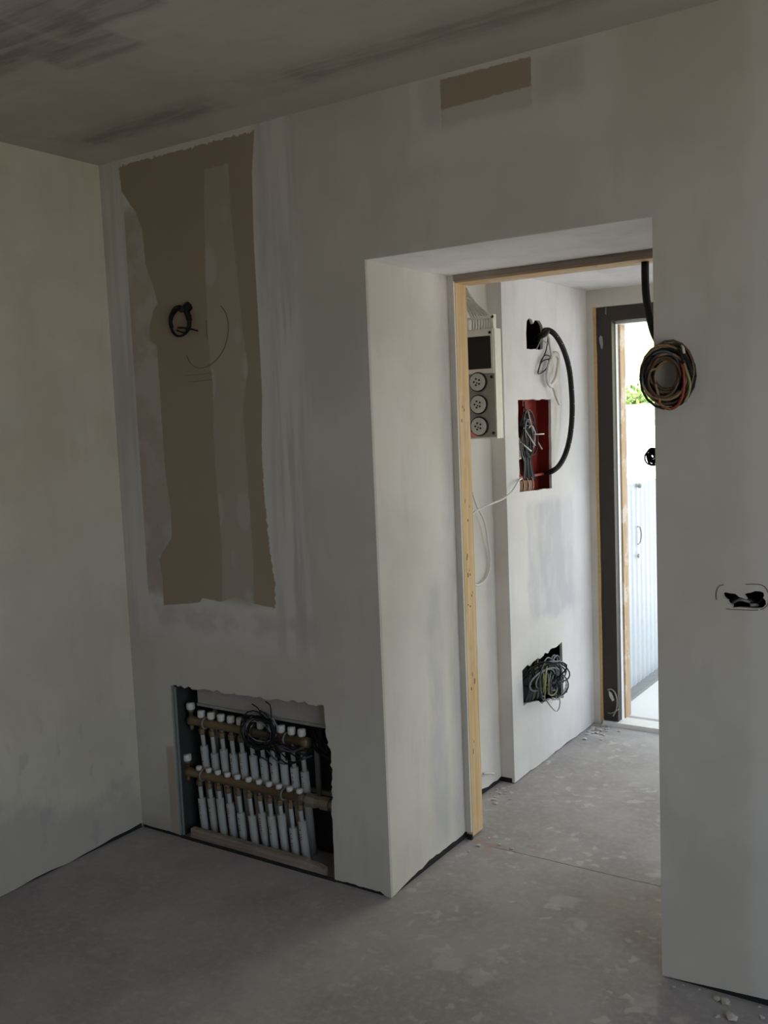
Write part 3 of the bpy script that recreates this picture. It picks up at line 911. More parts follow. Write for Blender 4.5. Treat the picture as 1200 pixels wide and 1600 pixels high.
def manifold(name, label, z, x0, x1, xs, cap_h, tops, zend, lean, ycap, union, behind=None):
    t = thing(name, label, 'manifold', (x0, YM, z))
    MB().lathe((x0, YM, z), (1, 0, 0), [(0, 0.013), (0.004, 0.019), (0.025, 0.019), (0.027, 0.0165), (x1 - x0 - 0.03, 0.0165), (x1 - x0 - 0.028, 0.019), (x1 - x0, 0.019)], 14).build('bar', 'brass', t, True)
    MB().lathe((x0 + 0.012, YM, z + 0.015), (0, 0, 1), [(0, 0.008), (0.018, 0.008), (0.02, 0.013), (0.03, 0.013)], 10).build('vent_valve', 'brass', t, True)
    MB().lathe((x0 + 0.012, YM, z + 0.045), (0, 0, 1), [(0, 0.0155), (0.003, 0.017), (0.022, 0.017), (0.026, 0.015)], 12).build('vent_cap', 'cap', t, True)
    MB().lathe((x0 + 0.012, YM, z - 0.015), (0, 0, -1), [(0, 0.009), (0.018, 0.009), (0.022, 0.006)], 8).build('drain_valve', 'brass', t, True)
    for i, x in enumerate(xs):
        MB().lathe((x, YM, z + 0.012), (0, 0, 1), [(0, 0.010), (cap_h * 0.3, 0.010)], 10).build('valve_neck', 'brass', t, True)
        MB().lathe((x, YM, z + 0.012 + cap_h * 0.3), (0, 0, 1), [(0, ycap * 0.9), (0.004, ycap), (cap_h * 0.75, ycap), (cap_h * 0.75 + 0.004, ycap * 0.85)], 12).build('valve_cap', 'cap', t, True)
        zt = tops[i]
        lx = lean * (0.6 + 0.5 * rp.random())
        f = MB().lathe((x, YM, z - 0.012), (0, 0, -1), [(0, 0.009), (0.012, 0.009), (0.013, 0.0135), (0.032, 0.0135), (0.036, 0.009)], 6)
        f.build('fitting', 'brass', t)
        top = Vector((x, YM, z - 0.044))
        end = Vector((x + lx, YM + rp.uniform(0.0, 0.012), zend))
        if behind:
            end = Vector((behind[i] - 0.018, 0.145, 0.0))
        d = (end - top).normalized()
        pj = top + d * ((top.z - zt) / -d.z)
        p = MB().tube([top, pj + d * 0.02], 0.0085, 10).build('pipe', 'pipe', t, True)
        path = [pj, pj + (end - pj) * 0.5, end]
        MB().tube(path, 0.0155, 12).build('sleeve', 'sleeve', p, True)
        mk = MB()
        for q in range(6):
            zz = pj + d * (0.018 + 0.009 * q)
            if rp.random() < 0.7:
                mk.box(zz.x - 0.002, zz.x + 0.002, zz.y - 0.0162, zz.y - 0.0150, zz.z - rp.uniform(0.001, 0.003), zz.z + 0.002)
        if mk.v and i % 3 != 2:
            mk.build('print', 'ink', p)['kind'] = 'stuff'
    for xx in (xs[0] + 0.022, xs[-3] + 0.024):
        m = MB()
        pts = [(xx, YM + 0.0215 * math.cos(w), z + 0.0215 * math.sin(w)) for w in [2 * math.pi * k / 14 for k in range(15)]]
        m.tube(pts, 0.0035, 5)
        m.box(xx - 0.004, xx + 0.004, YM + 0.02, 0.139, z - 0.005, z + 0.005)
        m.build('clamp', 'zinc', t)
    if union:
        m = MB().lathe((x1, YM, z), (1, 0, 0), [(0, 0.016), (0.012, 0.016), (0.014, 0.026), (0.05, 0.026), (0.052, 0.021), (0.075, 0.021), (0.078, 0.025), (0.115, 0.025), (0.117, 0.018), (0.15, 0.018)], 8)
        m.build('union', 'union', t)
    return t


U = lambda px, py: at(px, py, 'y', YM).x
XU = [U(p, 1125 + (p - 315) * 0.2) for p in (315, 330.5, 346, 361, 376, 392, 408, 424, 440, 456, 472)]
XD = [U(p, 1200 + (p - 310) * 0.22) for p in (311, 326, 340.5, 355.5, 371, 388.5, 404.5, 420, 436, 452.5, 468)]
zU, zD = 0.462, 0.249
zat = lambda px, py: at(px, py, 'y', YM).z
tu = [zat(*p) for p in ((320, 1168), (335, 1180), (349, 1173), (364, 1180), (379, 1178), (396, 1183), (411, 1187), (427, 1186), (442, 1190), (458, 1201), (474, 1208))]
td = [zat(*p) for p in ((315, 1247), (329, 1247), (343, 1247), (358, 1255), (376, 1271), (391, 1274), (407, 1270), (423, 1275), (438, 1272), (455, 1293), (470, 1283))]
manifold('heating_manifold', 'brass heating manifold with tall white caps, upper of the two in the niche', zU, 0.237, 0.83, XU, 0.030, tu, 0.155, 0.006, 0.0150, False, XD)
manifold('heating_manifold', 'brass heating manifold with flat white caps and a grey union, lower of the two', zD, 0.200, 0.80, XD, 0.016, td, 0.0, 0.014, 0.0125, True)
m = MB().prism([(0.262, 0.0), (0.913, 0.0), (0.911, 0.030), (0.88, 0.037), (0.84, 0.040), (0.825, 0.046), (0.262, 0.046)], [], Yf, 0.0095, 0.032)
tag(m.build('wooden_plank', 'plank'), 'grey wooden plank on edge in front of the manifold pipes', 'plank')


# ------------------------------------------------------------------ cables
def loops(c, nrm, up, rx, rz, turns, jit, r_, rr, start=0.0, depth=0.01):
    c, nrm, up = Vector(c), Vector(nrm).normalized(), Vector(up).normalized()
    sd_ = up.cross(nrm)
    pts = []
    N = int(turns * 18)
    j1, j2, j3 = r_.uniform(0, 6), r_.uniform(0, 6), r_.uniform(0, 6)
    for i in range(N + 1):
        w = start + 2 * math.pi * i / 18
        k = 1 + jit * math.sin(w * 0.37 + j1) + jit * 0.6 * math.sin(w * 1.7 + j2)
        pts.append(c + sd_ * (rx * k * math.cos(w)) + up * (rz * k * math.sin(w)) + nrm * (depth * math.sin(w * 0.61 + j3)))
    return pts


# niche tangle: black coil and cable ends
rc_ = random.Random(9)
co = at(408, 1142, 'y', 0.03)
t = thing('cable_coil', 'black cable coil hanging over the upper manifold in the niche', 'cable', co)
for i in range(7):
    MB().tube(loops((co.x + rc_.uniform(-0.01, 0.01), 0.022, co.z + rc_.uniform(-0.01, 0.01)), (0, -1, 0), (rc_.uniform(-0.5, 0.7), 0, 1), 0.060 * rc_.uniform(0.8, 1.15), 0.062 * rc_.uniform(0.8, 1.15), 1.2 + rc_.random(), 0.22, rc_, rc_.uniform(0, 6), 0.012), 0.0026 if i else 0.0036, 6).build('wire', ['black', 'black', 'grey_cable', 'black', 'blue_cable', 'black', 'black'][i], t, True)
for i in range(9):
    p0 = Vector((co.x + rc_.uniform(-0.03, 0.05), 0.028 + rc_.uniform(0, 0.02), co.z + rc_.uniform(-0.07, -0.02)))
    p3 = at(478 + rc_.uniform(-10, 10), 1180 + rc_.uniform(-14, 6), 'y', 0.05)
    mid = (p0 + p3) / 2 + Vector((rc_.uniform(-0.03, 0.03), -0.01, rc_.uniform(-0.06, 0.03)))
    MB().tube(spline([p0, mid, p3], 10), 0.0028, 5).build('wire', rc_.choice(['black', 'grey_cable', 'black', 'blue_cable', 'brown_wire']), t, True)
for (a, b, c2) in (((412, 1125), (404, 1108), (394, 1100)), ((424, 1122), (422, 1103), (415, 1096)), ((420, 1120), (410, 1112), (407, 1110)), ((425, 1195), (412, 1185), (396, 1178))):
    MB().tube(spline([at(a[0], a[1], 'y', 0.03), at(b[0], b[1], 'y', 0.025), at(c2[0], c2[1], 'y', 0.03)], 8), 0.0022, 5).build('wire', 'black', t, True)
# black duct bundle at the back right
t = thing('cable_bundle', 'black cable bundle in the dark right end of the niche', 'cable', (0.90, 0.1, 0.30))
for i in range(8):
    a = Vector((0.72 + 0.03 * i, 0.14, 0.62 - 0.004 * i))
    b = Vector((0.84 + rc_.uniform(-0.03, 0.06), 0.09 + rc_.uniform(-0.02, 0.03), 0.46 + rc_.uniform(-0.03, 0.03)))
    c2 = Vector((0.90 + rc_.uniform(-0.02, 0.07), 0.10 + rc_.uniform(-0.02, 0.04), 0.36))
    e = Vector((0.93 + rc_.uniform(-0.03, 0.06), 0.13, 0.002))
    MB().tube(spline([a, b, c2, e], 8), 0.008, 7).build('wire', rc_.choice(['black', 'black', 'dark_lid']), t, True)

# small black coil on the bare board
c0 = at(281, 503, 'y', -0.012)
t = thing('cable_coil', 'small black cable coil on the bare brown board', 'cable', c0)
ra_ = random.Random(2)
st = at(294, 479, 'y', 0.03)
MB().lathe(at(297, 477, 'y', 0.012), at(279, 488, 'y', -0.045) - at(297, 477, 'y', 0.012), [(0, 0.016), (0.012, 0.017), (0.045, 0.009), (0.055, 0.004)], 12).build('conduit', 'black', t, True)
for i in range(3):
    MB().tube(loops((c0.x + 0.002 * i, -0.014, c0.z), (0, -1, 0), (0, 0, 1), 0.044 + 0.004 * i, 0.047 + 0.003 * i, 1.6, 0.07, ra_, 2.0 + i, 0.004), 0.0026, 7).build('wire', 'black', t, True)
MB().tube(spline([at(287, 484, 'y', -0.02), at(296, 492, 'y', -0.024), at(298, 510, 'y', -0.02), at(290, 520, 'y', -0.018), at(276, 516, 'y', -0.014)], 8), 0.0028, 7).build('wire', 'black', t, True)
MB().tube(spline([at(278, 512, 'y', -0.016), at(292, 513, 'y', -0.016), at(309, 517, 'y', -0.012)], 6), 0.0032, 6).build('wire', 'black', t, True)
# pencil arc beside it and pencil lines
m = MB()
arc = spline([at(x, y, 'y', -0.0006) for x, y in ((345, 478), (353, 490), (357, 512), (352, 540), (340, 560), (325, 572), (310, 575), (298, 568), (292, 556))], 6)
m.tube(arc, 0.0013, 4)
for (a, b) in (((290, 587), (330, 583)), ((295, 597), (332, 593)), ((322, 500), (324, 530))):
    m.tube([at(a[0], a[1], 'y', -0.0006), at(b[0], b[1], 'y', -0.0006)], 0.0009, 4)
m.build('pencil_mark', 'pencil', wall_back)

# large coil of coloured wires on the right edge of the opening
c1 = at(1042, 585, 'y', -0.05)
t = thing('wire_coil', 'thick coil of brown, red and black wires on the opening edge', 'wire', c1)
rw = random.Random(17)
pal = ['brown_wire', 'brown_wire', 'tan_wire', 'black', 'black', 'red_wire', 'brown_wire', 'tan_wire', 'black', 'red_wire', 'brown_wire', 'black', 'blue_cable', 'brown_wire', 'black', 'tan_wire', 'black', 'brown_wire', 'brown_wire', 'black', 'tan_wire', 'black', 'brown_wire', 'red_wire']
for i, c2 in enumerate(pal):
    cc = c1 + Vector((rw.uniform(-0.009, 0.009), rw.uniform(-0.018, 0.022), rw.uniform(-0.010, 0.008)))
    k = rw.uniform(0.48, 0.88)
    cc += Vector((-0.018, 0, -0.004)) * (0.88 - k) * 1.2
    MB().tube(loops(cc, (0.1, -1, 0.05), (0, 0.0, 1), 0.072 * k, 0.088 * k, 1.5 + rw.random(), 0.07, rw, rw.uniform(0, 6), 0.010), 0.0036, 6).build('wire', c2, t, True)
for (pl, c2) in ((((1050, 556), (1066, 572), (1069, 600), (1066, 620), (1058, 634), (1046, 639), (1034, 634), (1029, 625)), 'red_wire'), (((1062, 560), (1071, 575), (1078, 598), (1076, 615), (1070, 628)), 'yellow_cable'),
                (((1040, 552), (1028, 560), (1018, 576), (1013, 596), (1016, 612), (1024, 624)), 'brown_wire'), (((1016, 580), (1021, 577), (1027, 577)), 'tan_wire'), (((1047, 545), (1062, 552), (1068, 568)), 'black'),
                (((1062, 538), (1067, 543), (1069, 552)), 'white_cable'), (((1024, 600), (1030, 622), (1032, 632), (1048, 640)), 'tan_wire')):
    pp = [at(x, y, 'y', -0.065 + 0.05 * (1 if k in (0,) and y < 565 else 0)) for k, (x, y) in enumerate(pl)]
    MB().tube(spline(pp, 6), 0.0036, 6).build('wire', c2, t, True)
for i in range(7):     # feeds from the hole
    a = at(1036 + i * 5, 549, 'y', 0.02)
    b = at(1036 + i * 5, 547, 'y', -0.02)
    e = at(1030 + i * 6, 562 + rw.uniform(-3, 3), 'y', -0.05)
    MB().tube(spline([a, b, e], 6), 0.0036, 6).build('wire', rw.choice(['black', 'brown_wire', 'grey_cable', 'white_cable']), t, True)
# broken plaster rim of the hole
m = MB()
for i in range(9):
    p = at(1030 + 5 * i + rw.uniform(-2, 2), 542 + rw.uniform(-5, 5), 'y', -0.002)
    s = rw.uniform(0.004, 0.009)
    m.lathe(p, (rw.uniform(-1, 1), -1, rw.uniform(-1, 1)), [(-0.004, s), (0.003, s * 0.6)], 5)
m.build('broken_rim', 'plain', wall_back)['kind'] = 'stuff'

# socket cut-out on the right with pencil outline and conduits inside
rr_ = random.Random(6)
m = MB()
ol = [(1128, 951), (1122, 944), (1119, 932), (1121, 920), (1128, 914), (1145, 915), (1165, 913), (1185, 913), (1195, 917), (1200, 926), (1201, 940), (1196, 949), (1185, 953), (1165, 953), (1142, 952), (1133, 951)]
ps = spline([at(x, y, 'y', -0.0005) for x, y in ol], 5)
for a, b in ((8, 22), (30, 46), (48, 60), (60, 75)):
    m.tube(ps[a:b], 0.0013, 4)
m.build('pencil_mark', 'pencil', wall_back)
t = thing('flexible_conduit', 'black conduits and wires inside the torn socket hole', 'conduit', at(1165, 945, 'y', 0.04))
MB().tube(spline([at(1135, 946, 'y', 0.05), at(1150, 935, 'y', 0.035), at(1170, 938, 'y', 0.035), at(1186, 947, 'y', 0.05)], 8), 0.009, 8).build('conduit', 'dark_lid', t, True)
MB().tube(spline([at(1140, 944, 'y', 0.04), at(1156, 937, 'y', 0.02), at(1172, 941, 'y', 0.03)], 8), 0.004, 6).build('wire', 'grey_cable', t, True)
MB().tube(spline([at(1188, 924, 'y', 0.04), at(1190, 938, 'y', 0.022), at(1178, 946, 'y', 0.03)], 8), 0.003, 6).build('wire', 'black', t, True)
MB().lathe(at(1172, 945.5, 'y', 0.015), rgt, [(0, 0.005), (0.02, 0.005), (0.024, 0.002)], 8).build('connector', 'grey_cable', t, True)
m = MB().prism(hole3b, [], Yf, -0.001, 0.006)
m.build('torn_flap', 'plain', wall_back)

# ------------------------------------------------------------------ hall: socket box
YS = 0.90
bx0, bx1, bz0, bz1 = XC + 0.003, 1.190, 1.508, 1.942
t = thing('socket_box', 'grey site power box with three round sockets behind the post', 'power box', (bx0, YS, bz0))
MB().box(bx0, bx1, YS, YS + 0.055, bz0, bz1).build('housing', 'box_white', t)
MB().box(bx0, bx1 - 0.004, YS - 0.006, YS - 0.0002, bz0 + 0.006, 1.765).build('front_panel', 'box_grey', t)
m = MB()
for a in ((bx0, bx1 - 0.004, bz1 - 0.028, bz1 - 0.002), (bx1 - 0.014, bx1 - 0.004, 1.785, bz1 - 0.028), (bx0, bx1 - 0.004, 1.767, 1.785)):
    m.box(a[0], a[1], YS - 0.008, YS - 0.0002, a[2], a[3])
m.build('lid_frame', 'box_white', t)
MB().box(bx0, bx1 - 0.0145, YS - 0.0065, YS - 0.0002, 1.7855, bz1 - 0.0285).build('lid_window', 'dark_lid', t)
zs = [at(749, 597, 'y', YS).z, at(750, 632, 'y', YS).z, at(751, 666, 'y', YS).z]
for z in zs:
    xc = at(750, 632, 'y', YS).x
    rgm = MB().lathe((xc, YS - 0.006, z), (0, -1, 0), [(0, 0.039), (0.008, 0.039), (0.009, 0.036)], 24).build('socket_ring', 'dark_lid', t, True)
    MB().lathe((xc, YS - 0.0152, z), (0, -1, 0), [(0, 0.0345), (0.004, 0.0345), (0.006, 0.032)], 24).build('socket_face', 'socket', rgm, True)
    m = MB()
    for i in range(5):
        w = i * 1.256 + 0.6
        m.lathe((xc + 0.013 * math.cos(w), YS - 0.0213, z + 0.013 * math.sin(w)), (0, -1, 0), [(0, 0.0042), (0.0012, 0.0042)], 8)
    m.lathe((xc, YS - 0.0213, z - 0.004), (0, -1, 0), [(0, 0.003), (0.0012, 0.003)], 8)
    m.build('contact', 'dark_lid', rgm)
for (x, z) in ((bx1 - 0.016, bz1 - 0.016), (bx1 - 0.014, 1.752), (bx1 - 0.012, bz0 + 0.022)):
    MB().lathe((x, YS - 0.0085, z), (0, -1, 0), [(0, 0.006), (0.002, 0.006)], 8).build('screw', 'black', t)
m = MB().prism([(bx0 + 0.0, bz0 + 0.008), (bx0 + 0.055, bz0 + 0.008), (bx0 + 0.05, bz0 + 0.018), (bx0 + 0.035, bz0 + 0.022), (bx0, bz0 + 0.035)], [], Yf, YS - 0.0072, YS - 0.0062)
m.build('sticker', 'pink', t)
m = MB()
zc = bz1
m.box(bx0 + 0.002, bx1 - 0.006, YS + 0.004, YS + 0.010, zc + 0.04, zc + 0.050)
m.box(bx1 - 0.014, bx1 - 0.006, YS + 0.004, YS + 0.030, zc, zc + 0.055)
m.build('handle', 'box_white', t)
# white cables out of its top
t = thing('cable_bundle', 'bunch of white cables rising from the socket box', 'cable', (1.10, YS + 0.03, bz1))
for i in range(8):
    x = 1.075 + 0.012 * i
    xe = 1.062 + 0.0042 * i
    zz = bz1 + 0.13 + rw.uniform(0, 0.05)
    MB().tube(spline([(x, YS + 0.035, bz1 + 0.001), (x - 0.004, YS + 0.04, bz1 + 0.05), ((x * 0.4 + xe * 0.6), YS + 0.0, bz1 + 0.10), (xe, YS - 0.03, zz)], 6), 0.0042, 6).build('wire', 'white_cable', t, True)
MB().tube(spline([(1.064, YS - 0.02, bz1 + 0.11), (1.08, YS - 0.03, bz1 + 0.125), (1.10, YS - 0.015, bz1 + 0.12)], 5), 0.003, 5).build('tie', 'box_white', t, True)

# ------------------------------------------------------------------ hall: upper hole, black conduit to the red box
Q = lambda px, py, off: at(px, py, 'x', XP + off)
pts = [Q(840, 522, -0.07), Q(848, 518, -0.01), Q(857, 516, 0.03), Q(868, 524, 0.05), Q(880, 545, 0.06), Q(889, 575, 0.06), Q(893, 610, 0.06), Q(894, 645, 0.06), Q(891, 680, 0.06), Q(884, 708, 0.05), Q(874, 727, 0.035), Q(863, 736, 0.015), Q(852, 739, -0.03)]
t = thing('corrugated_conduit', 'thick black conduit arching from the upper hole to the red box', 'conduit', Q(889, 600, 0.06))
MB().tube(spline(pts, 10), 0.0125, 10).build('hose', 'black', t, True)
MB().tube(spline([Q(835, 535, -0.06), Q(842, 527, 0.0), Q(850, 522, 0.03), Q(855, 517, 0.035)], 6), 0.014, 9).build('sleeve_end', 'black', t, True)
m = MB()
for i in range(10):
    p = spline(pts, 10)[30 + 6 * i]
    q = p + Vector((0.0122, rw.uniform(-0.006, 0.0), rw.uniform(-.01, .01)))
    m.box(q.x - 0.001, q.x + 0.001, q.y - 0.001, q.y + 0.001, q.z - 0.002, q.z + 0.002)
m.build('plaster_speck', 'crumb', t)['kind'] = 'stuff'

t = thing('wire_bunch', 'knotted white wires dangling from the upper hole', 'wire', Q(862, 570, 0.02))
MB().tube(spline([Q(846, 527, 0.0), Q(856, 526, 0.02), Q(859, 540, 0.025), Q(862, 560, 0.025), Q(858, 590, 0.025), Q(859, 603, 0.025), Q(864, 606, 0.025), Q(868, 618, 0.03), Q(874, 632, 0.03)], 8), 0.0055, 7).build('wire', 'white_cable', t, True)
for i in range(4):
    MB().tube(spline([Q(860, 558 + i, 0.02), Q(866, 551 + i, 0.03), Q(872, 556 + i, 0.035), Q(871 + i, 575, 0.035), Q(867 + i, 592, 0.03), Q(859, 602, 0.025), Q(857 - i, 590, 0.022), Q(860 - i, 570, 0.022), Q(863, 556, 0.02)], 6), 0.0068, 6).build('wire', 'white_cable', t, True)
t = thing('wire_bunch', 'thin dark wire loops dangling from the upper hole', 'wire', Q(848, 575, 0.02))
for i, ln in enumerate((((852, 520), (856, 524), (854, 545), (848, 560), (842, 575), (841, 584), (850, 580), (856, 571), (858, 560)), ((845, 527), (850, 533), (857, 537)), ((841, 582), (845, 568), (852, 562), (859, 562)), ((838, 546), (842, 538), (846, 529)), ((858, 556), (852, 555), (846, 562), (841, 580)))):
    MB().tube(spline([Q(x, y, 0.012 + 0.006 * (i % 2)) for x, y in ln], 6), 0.0026, 6).build('wire', ['black', 'grey_cable', 'black', 'grey_cable', 'black'][i], t, True)

# red junction box
ry0, ry1, rz0, rz1, rd = 1.215, 1.615, 1.235, 1.685, 0.075
t = thing('junction_box', 'open red recessed junction box in the white hall wall', 'junction box', (XP - rd, 1.41, rz0))
MB().box(XP - rd - 0.004, XP - rd, ry0, ry1, rz0, rz1).build('back_plate', 'red_box', t)
m = MB()
m.box(XP - rd, XP - 0.0128, ry0, ry0 + 0.004, rz0, rz1)
m.box(XP - rd, XP - 0.0128, ry1 - 0.004, ry1, rz0, rz1)
m.box(XP - rd, XP - 0.0128, ry0 + 0.004, ry1 - 0.004, rz0, rz0 + 0.004)
m.box(XP - rd, XP - 0.0128, ry0 + 0.004, ry1 - 0.004, rz1 - 0.004, rz1)
m.build('side_wall', 'red_box', t)
MB().box(XP - rd, XP - 0.03, 1.30, ry1 - 0.01, 1.315, 1.325).build('divider', 'red_box', t)
MB().box(XP - rd, XP - 0.05, 1.395, 1.40, 1.325, rz1 - 0.004).build('divider', 'red_box', t)
rt = random.Random(44)
t = thing('wire_bundle', 'black wire bundle with white ends in the red box', 'wire', Q(826, 690, -0.01))
for i in range(9):
    a = Q(816 + 1.6 * i, 650 + rt.uniform(-6, 6), -0.03)
    b = Q(814 + 2.3 * i + rt.uniform(-2, 2), 700 + rt.uniform(-8, 4), 0.0)
    c2 = Q(819 + 1.3 * i, 722, -0.02)
    e = Q(818 + 2.2 * i, 750, -0.03)
    MB().tube(spline([a, b, c2, e], 6), 0.0042, 6).build('wire', rt.choice(['black', 'blue_cable', 'black', 'dark_cable', 'brown_wire']), t, True)
for i in range(10):
    cc = Q(824 + rt.uniform(-4, 4), 678 + rt.uniform(-10, 14), -0.012)
    MB().tube(loops(cc, (1, 0, 0), (0, -0.35, 1), 0.05 * rt.uniform(0.6, 1.1), 0.072 * rt.uniform(0.7, 1.15), 1.3, 0.12, rt, rt.uniform(0, 6), 0.012), 0.0036, 6).build('wire', ['black', 'dark_cable', 'black', 'grey_cable', 'black', 'dark_cable', 'black', 'white_cable', 'black', 'dark_cable'][i], t, True)
for (a, b) in (((834, 679), (850, 678)), ((840, 690), (847, 702)), ((816, 650), (819, 628)), ((822, 650), (818, 628)), ((824, 640), (830, 662)), ((812, 690), (830, 705)), ((818, 668), (836, 696))):
    wm = 'black' if b[1] < 640 else 'white_cable'
    MB().tube([Q(a[0], a[1], -0.005 if wm != 'black' else -0.03), Q(b[0], b[1], 0.01 if wm != 'black' else -0.06)], 0.003, 6).build('wire_end', wm, t, True)
m = MB().prism([(1.243, 1.515), (1.243, 1.40), (1.29, 1.405), (1.315, 1.44), (1.30, 1.48)], [], Xf, XP - 0.016, XP - 0.013)
m.build('paper_tag', 'label', t)
m = MB().prism([(1.34, 1.475), (1.34, 1.425), (1.40, 1.44), (1.395, 1.478)], [], Xf, XP - 0.020, XP - 0.018)
m.build('paper_tag', 'grey_cable', t)
for i in range(6):
    a = Q(812 + 0.7 * i, 705 + rt.uniform(-4, 4), -0.045)
    e = Q(813 + 2.5 * i, 752, -0.045)
    MB().tube(spline([a, (a + e) / 2 + Vector((0.004, rt.uniform(-.01, .01), 0)), e], 5), 0.003, 5).build('wire', 'red_wire' if i % 2 else 'terminal', t, True)
t = thing('terminal_strip', 'brown terminals with copper ends at the foot of the red box', 'terminal', Q(828, 760, -0.03))
for i in range(4):
    yy = 1.245 + 0.048 * i
    k = MB().box(XP - 0.072, XP - 0.030, yy, yy + 0.040, 1.2395, 1.305)
    k.build('terminal_block', 'terminal', t)
    MB().tube(spline([(XP - 0.045, yy + 0.03, 1.34), (XP - 0.03, yy + 0.03, 1.318), (XP - 0.012, yy + 0.015, 1.288), (XP - 0.010, yy + 0.005, 1.262)], 5), 0.003, 5).build('copper_end', 'copper', t, True)

# white cables from the red box to the post
t = tag(MB().tube(spline([Q(815, 748, -0.02), Q(810, 752, 0.02), Q(800, 768, 0.03), Q(785, 780, 0.02), at(766, 788, 'x', XP + 0.01), at(745, 798, 'x', XC + 0.06), at(736, 806, 'x', XC + 0.06)], 8), 0.0042, 7).build('white_cable', 'white_cable', None, True), 'thin white cable from the red box towards the timber post', 'cable')
t = tag(MB().tube(spline([at(738, 770, 'x', XC + 0.03), at(745, 790, 'x', XC + 0.03), at(757, 815, 'x', XC + 0.025), at(763, 850, 'x', XC + 0.02), at(766, 880, 'x', XC + 0.012), at(760, 903, 'x', XC + 0.012), at(748, 914, 'x', XC + 0.012), at(738, 912, 'x', XC + 0.012)], 8), 0.0045, 7).build('white_cable', 'white_cable', None, True), 'white cable loop hanging down the recess wall', 'cable')
t = tag(MB().tube([at(756, 1209, 'x', XC + 0.01), at(765, 1208, 'x', XC + 0.012), at(772, 1209, 'x', XC + 0.02)], 0.005, 7).build('cable_stub', 'white_cable', None, True), 'short white cable stub low in the recess', 'cable')

# lower hole with wire tangle
rl = random.Random(77)
t = thing('wire_tangle', 'grey and yellow wire tangle bulging from the low black cut-out', 'wire', Q(852, 1065, 0.02))
pal2 = ['dark_cable', 'blue_cable', 'yellow_cable', 'black', 'grey_cable', 'dark_cable', 'blue_cable', 'black', 'grey_cable']
for i in range(26):
    cc = Q(853 + rl.uniform(-8, 16), 1058 + rl.uniform(-10, 12), 0.03 + rl.uniform(-0.02, 0.03))
    MB().tube(loops(cc, (1, rl.uniform(-0.8, 0.8), rl.uniform(-0.5, 0.5)), (0, rl.uniform(-0.4, 0.4), 1), rl.uniform(0.05, 0.10), rl.uniform(0.035, 0.07), 1.3 + rl.random() * 0.8, 0.16, rl, rl.uniform(0, 6), 0.02), 0.0036, 6).build('wire', pal2[i % 9], t, True)
for i in range(16):
    a = Q(826 + 0.9 * i + rl.uniform(-2, 2), 1036 + rl.uniform(-3, 6) - 0.6 * i, -0.07)
    b = Q(826 + 0.9 * i, 1052 + rl.uniform(-2, 4), 0.0)
    e = Q(820 + 1.7 * i, 1097 - 0.5 * i + rl.uniform(-3, 2), -0.02)
    MB().tube(spline([a, b, (b + e) / 2 + Vector((0.012, 0, 0)), e], 6), 0.0045, 6).build('wire', ['blue_cable', 'dark_cable', 'black', 'yellow_cable'][i % 4] if i > 3 else 'blue_cable', t, True)
for ln in (((852, 1092), (860, 1103), (868, 1111), (873, 1108), (875, 1096), (872, 1086)), ((884, 1062), (885, 1075), (879, 1086), (871, 1092)), ((850, 1035), (855, 1028), (862, 1030), (864, 1040)), ((884, 1070), (886, 1082)), ((868, 1093), (876, 1088), (886, 1070)), ((862, 1090), (868, 1093), (870, 1080))):
    MB().tube(spline([Q(x, y, 0.04) for x, y in ln], 6), 0.0026, 6).build('wire', 'grey_cable', t, True)

# black cable from the timber head to the right
hz = at(1008, 408, 'y', 0.59)
t = tag(MB().tube(spline([(hz.x, 0.59, 2.0779), at(1008, 430, 'y', 0.59), at(1009, 455, 'y', 0.585), at(1012, 480, 'y', 0.58), at(1017, 503, 'y', 0.57), at(1024, 525, 'y', 0.56), at(1040, 552, 'y', 0.55), at(1062, 575, 'y', 0.54), (XR - 0.004, 0.535, at(1085, 590, 'y', 0.535).z)], 8), 0.0125, 10).build('black_cable', 'black', None, True), 'thick black cable hanging from the timber head', 'cable')
# little black coil sticking out of the right reveal
k0 = at(1016, 713, 'y', 0.16)
t = thing('cable_coil', 'tiny black cable coil on the right edge of the opening, before the bright doorway', 'cable', k0)
for i in range(5):
    MB().tube(loops(k0 + Vector((0.006, 0.0, rl.uniform(-0.002, 0.004))), (rl.uniform(-0.8, 0.8), -1, rl.uniform(-0.5, 0.5)), (0, 0, 1), 0.006 + 0.003 * i, 0.007 + 0.0035 * i, 2.2, 0.2, rl, rl.uniform(0, 6), 0.006), 0.0024, 6).build('wire', 'black', t, True)
for i in range(3):
    MB().tube(spline([k0 + Vector((0.015, 0, 0.012 - 0.006 * i)), k0 + Vector((0.03, 0.0, 0.004 - 0.008 * i)), (XR - 0.0005, k0.y + 0.01, k0.z - 0.004 * i)], 6), 0.0030, 6).build('wire', 'black', t, True)
# thin strap loop lying on the dark jamb foot
t = thing('cable_loop', 'whitish cable loop at the foot of the dark door frame', 'cable', (1.22, YF - 0.005, 0.1))
J = lambda px, py, dy=-0.006: at(px, py, 'y', YF + dy)
MB().tube(spline([J(949, 1078), J(955, 1077), J(961, 1083), J(964, 1095), J(963, 1108), J(958, 1119)], 6), 0.0035, 6).build('strand', 'grey_cable', t, True)
MB().tube(spline([J(950, 1114), J(957, 1114), J(967, 1108)], 5), 0.0028, 6).build('strand', 'grey_cable', t, True)
m = MB().prism([tuple(J(x, y)[i] for i in (0, 2)) for x, y in ((951, 1079), (956, 1083), (960, 1094), (957, 1096), (952, 1088))], [], Yf, YF - 0.007, YF - 0.005)
m.build('paper_scrap', 'crumb', t)

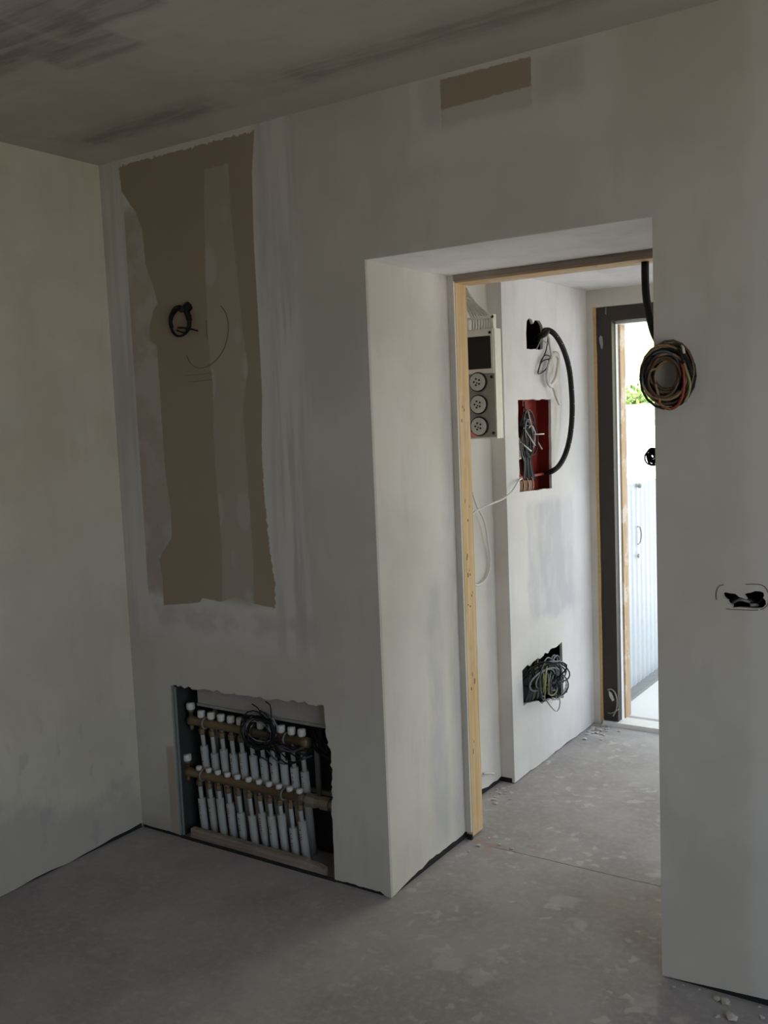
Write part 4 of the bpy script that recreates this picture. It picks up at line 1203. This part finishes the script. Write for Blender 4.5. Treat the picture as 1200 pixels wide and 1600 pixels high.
# ------------------------------------------------------------------ crumbs on the floor
rk = random.Random(88)
meshes = []
for k in range(4):
    bm = bmesh.new()
    bmesh.ops.create_icosphere(bm, subdivisions=1, radius=1)
    for v in bm.verts:
        v.co *= rk.uniform(0.6, 1.25)
        v.co.z *= 0.55
    lo = min(v.co.z for v in bm.verts)
    for v in bm.verts:
        v.co.z -= lo
    me = bpy.data.meshes.new('plaster_crumb')
    bm.to_mesh(me)
    bm.free()
    me.materials.append(MT['crumb'])
    meshes.append(me)


def crumb(x, y, s, label, group):
    o = bpy.data.objects.new('plaster_crumb', rk.choice(meshes))
    C.objects.link(o)
    o.location = (x, y, 0)
    o.scale = (s * rk.uniform(0.8, 1.6), s, s * rk.uniform(0.5, 1))
    o.rotation_euler = (0, 0, rk.uniform(0, 6))
    tag(o, label, 'crumb', group)


def at0(px, py): return at(px, py, 'z', 0.0)


for i in range(60):
    p = at0(928 + rk.gauss(0, 15), 1138 + rk.gauss(0, 6))
    if p.y < YF - 0.02 and p.x > XP + 0.02:
        crumb(p.x, p.y, rk.uniform(0.005, 0.015), 'plaster crumb in the heap beside the dark door frame', 'crumbs by the outside door')
for i in range(24):
    p = at0(775 + rk.gauss(0, 13), 1236 + rk.gauss(0, 9))
    if p.x > XC + 0.02 and not (p.y > 1.09 and p.x < XP + 0.02) and p.y > 0.65:
        crumb(p.x, p.y, rk.uniform(0.004, 0.010), 'small plaster crumb on the floor of the recess', 'crumbs in the recess')
for (x, y) in ((748, 1322), (733, 1331), (764, 1310), (781, 1320), (800, 1327)):
    p = at0(x, y)
    crumb(p.x, p.y, rk.uniform(0.005, 0.009), 'small crumb on the floor by the timber post foot', 'crumbs by the timber post')
for (x, y, s) in ((1121, 1562, 0.010), (1133, 1568, 0.014), (1140, 1571, 0.006), (1143, 1592, 0.016), (1187, 1574, 0.006), (1191, 1591, 0.007), (1068, 1539, 0.005), (1092, 1547, 0.004), (1053, 1543, 0.005), (1121, 1589, 0.007)):
    p = at0(x, y)
    crumb(p.x, min(p.y, -0.012), s, 'plaster chip on the floor under the right wall', 'chips under the right wall')
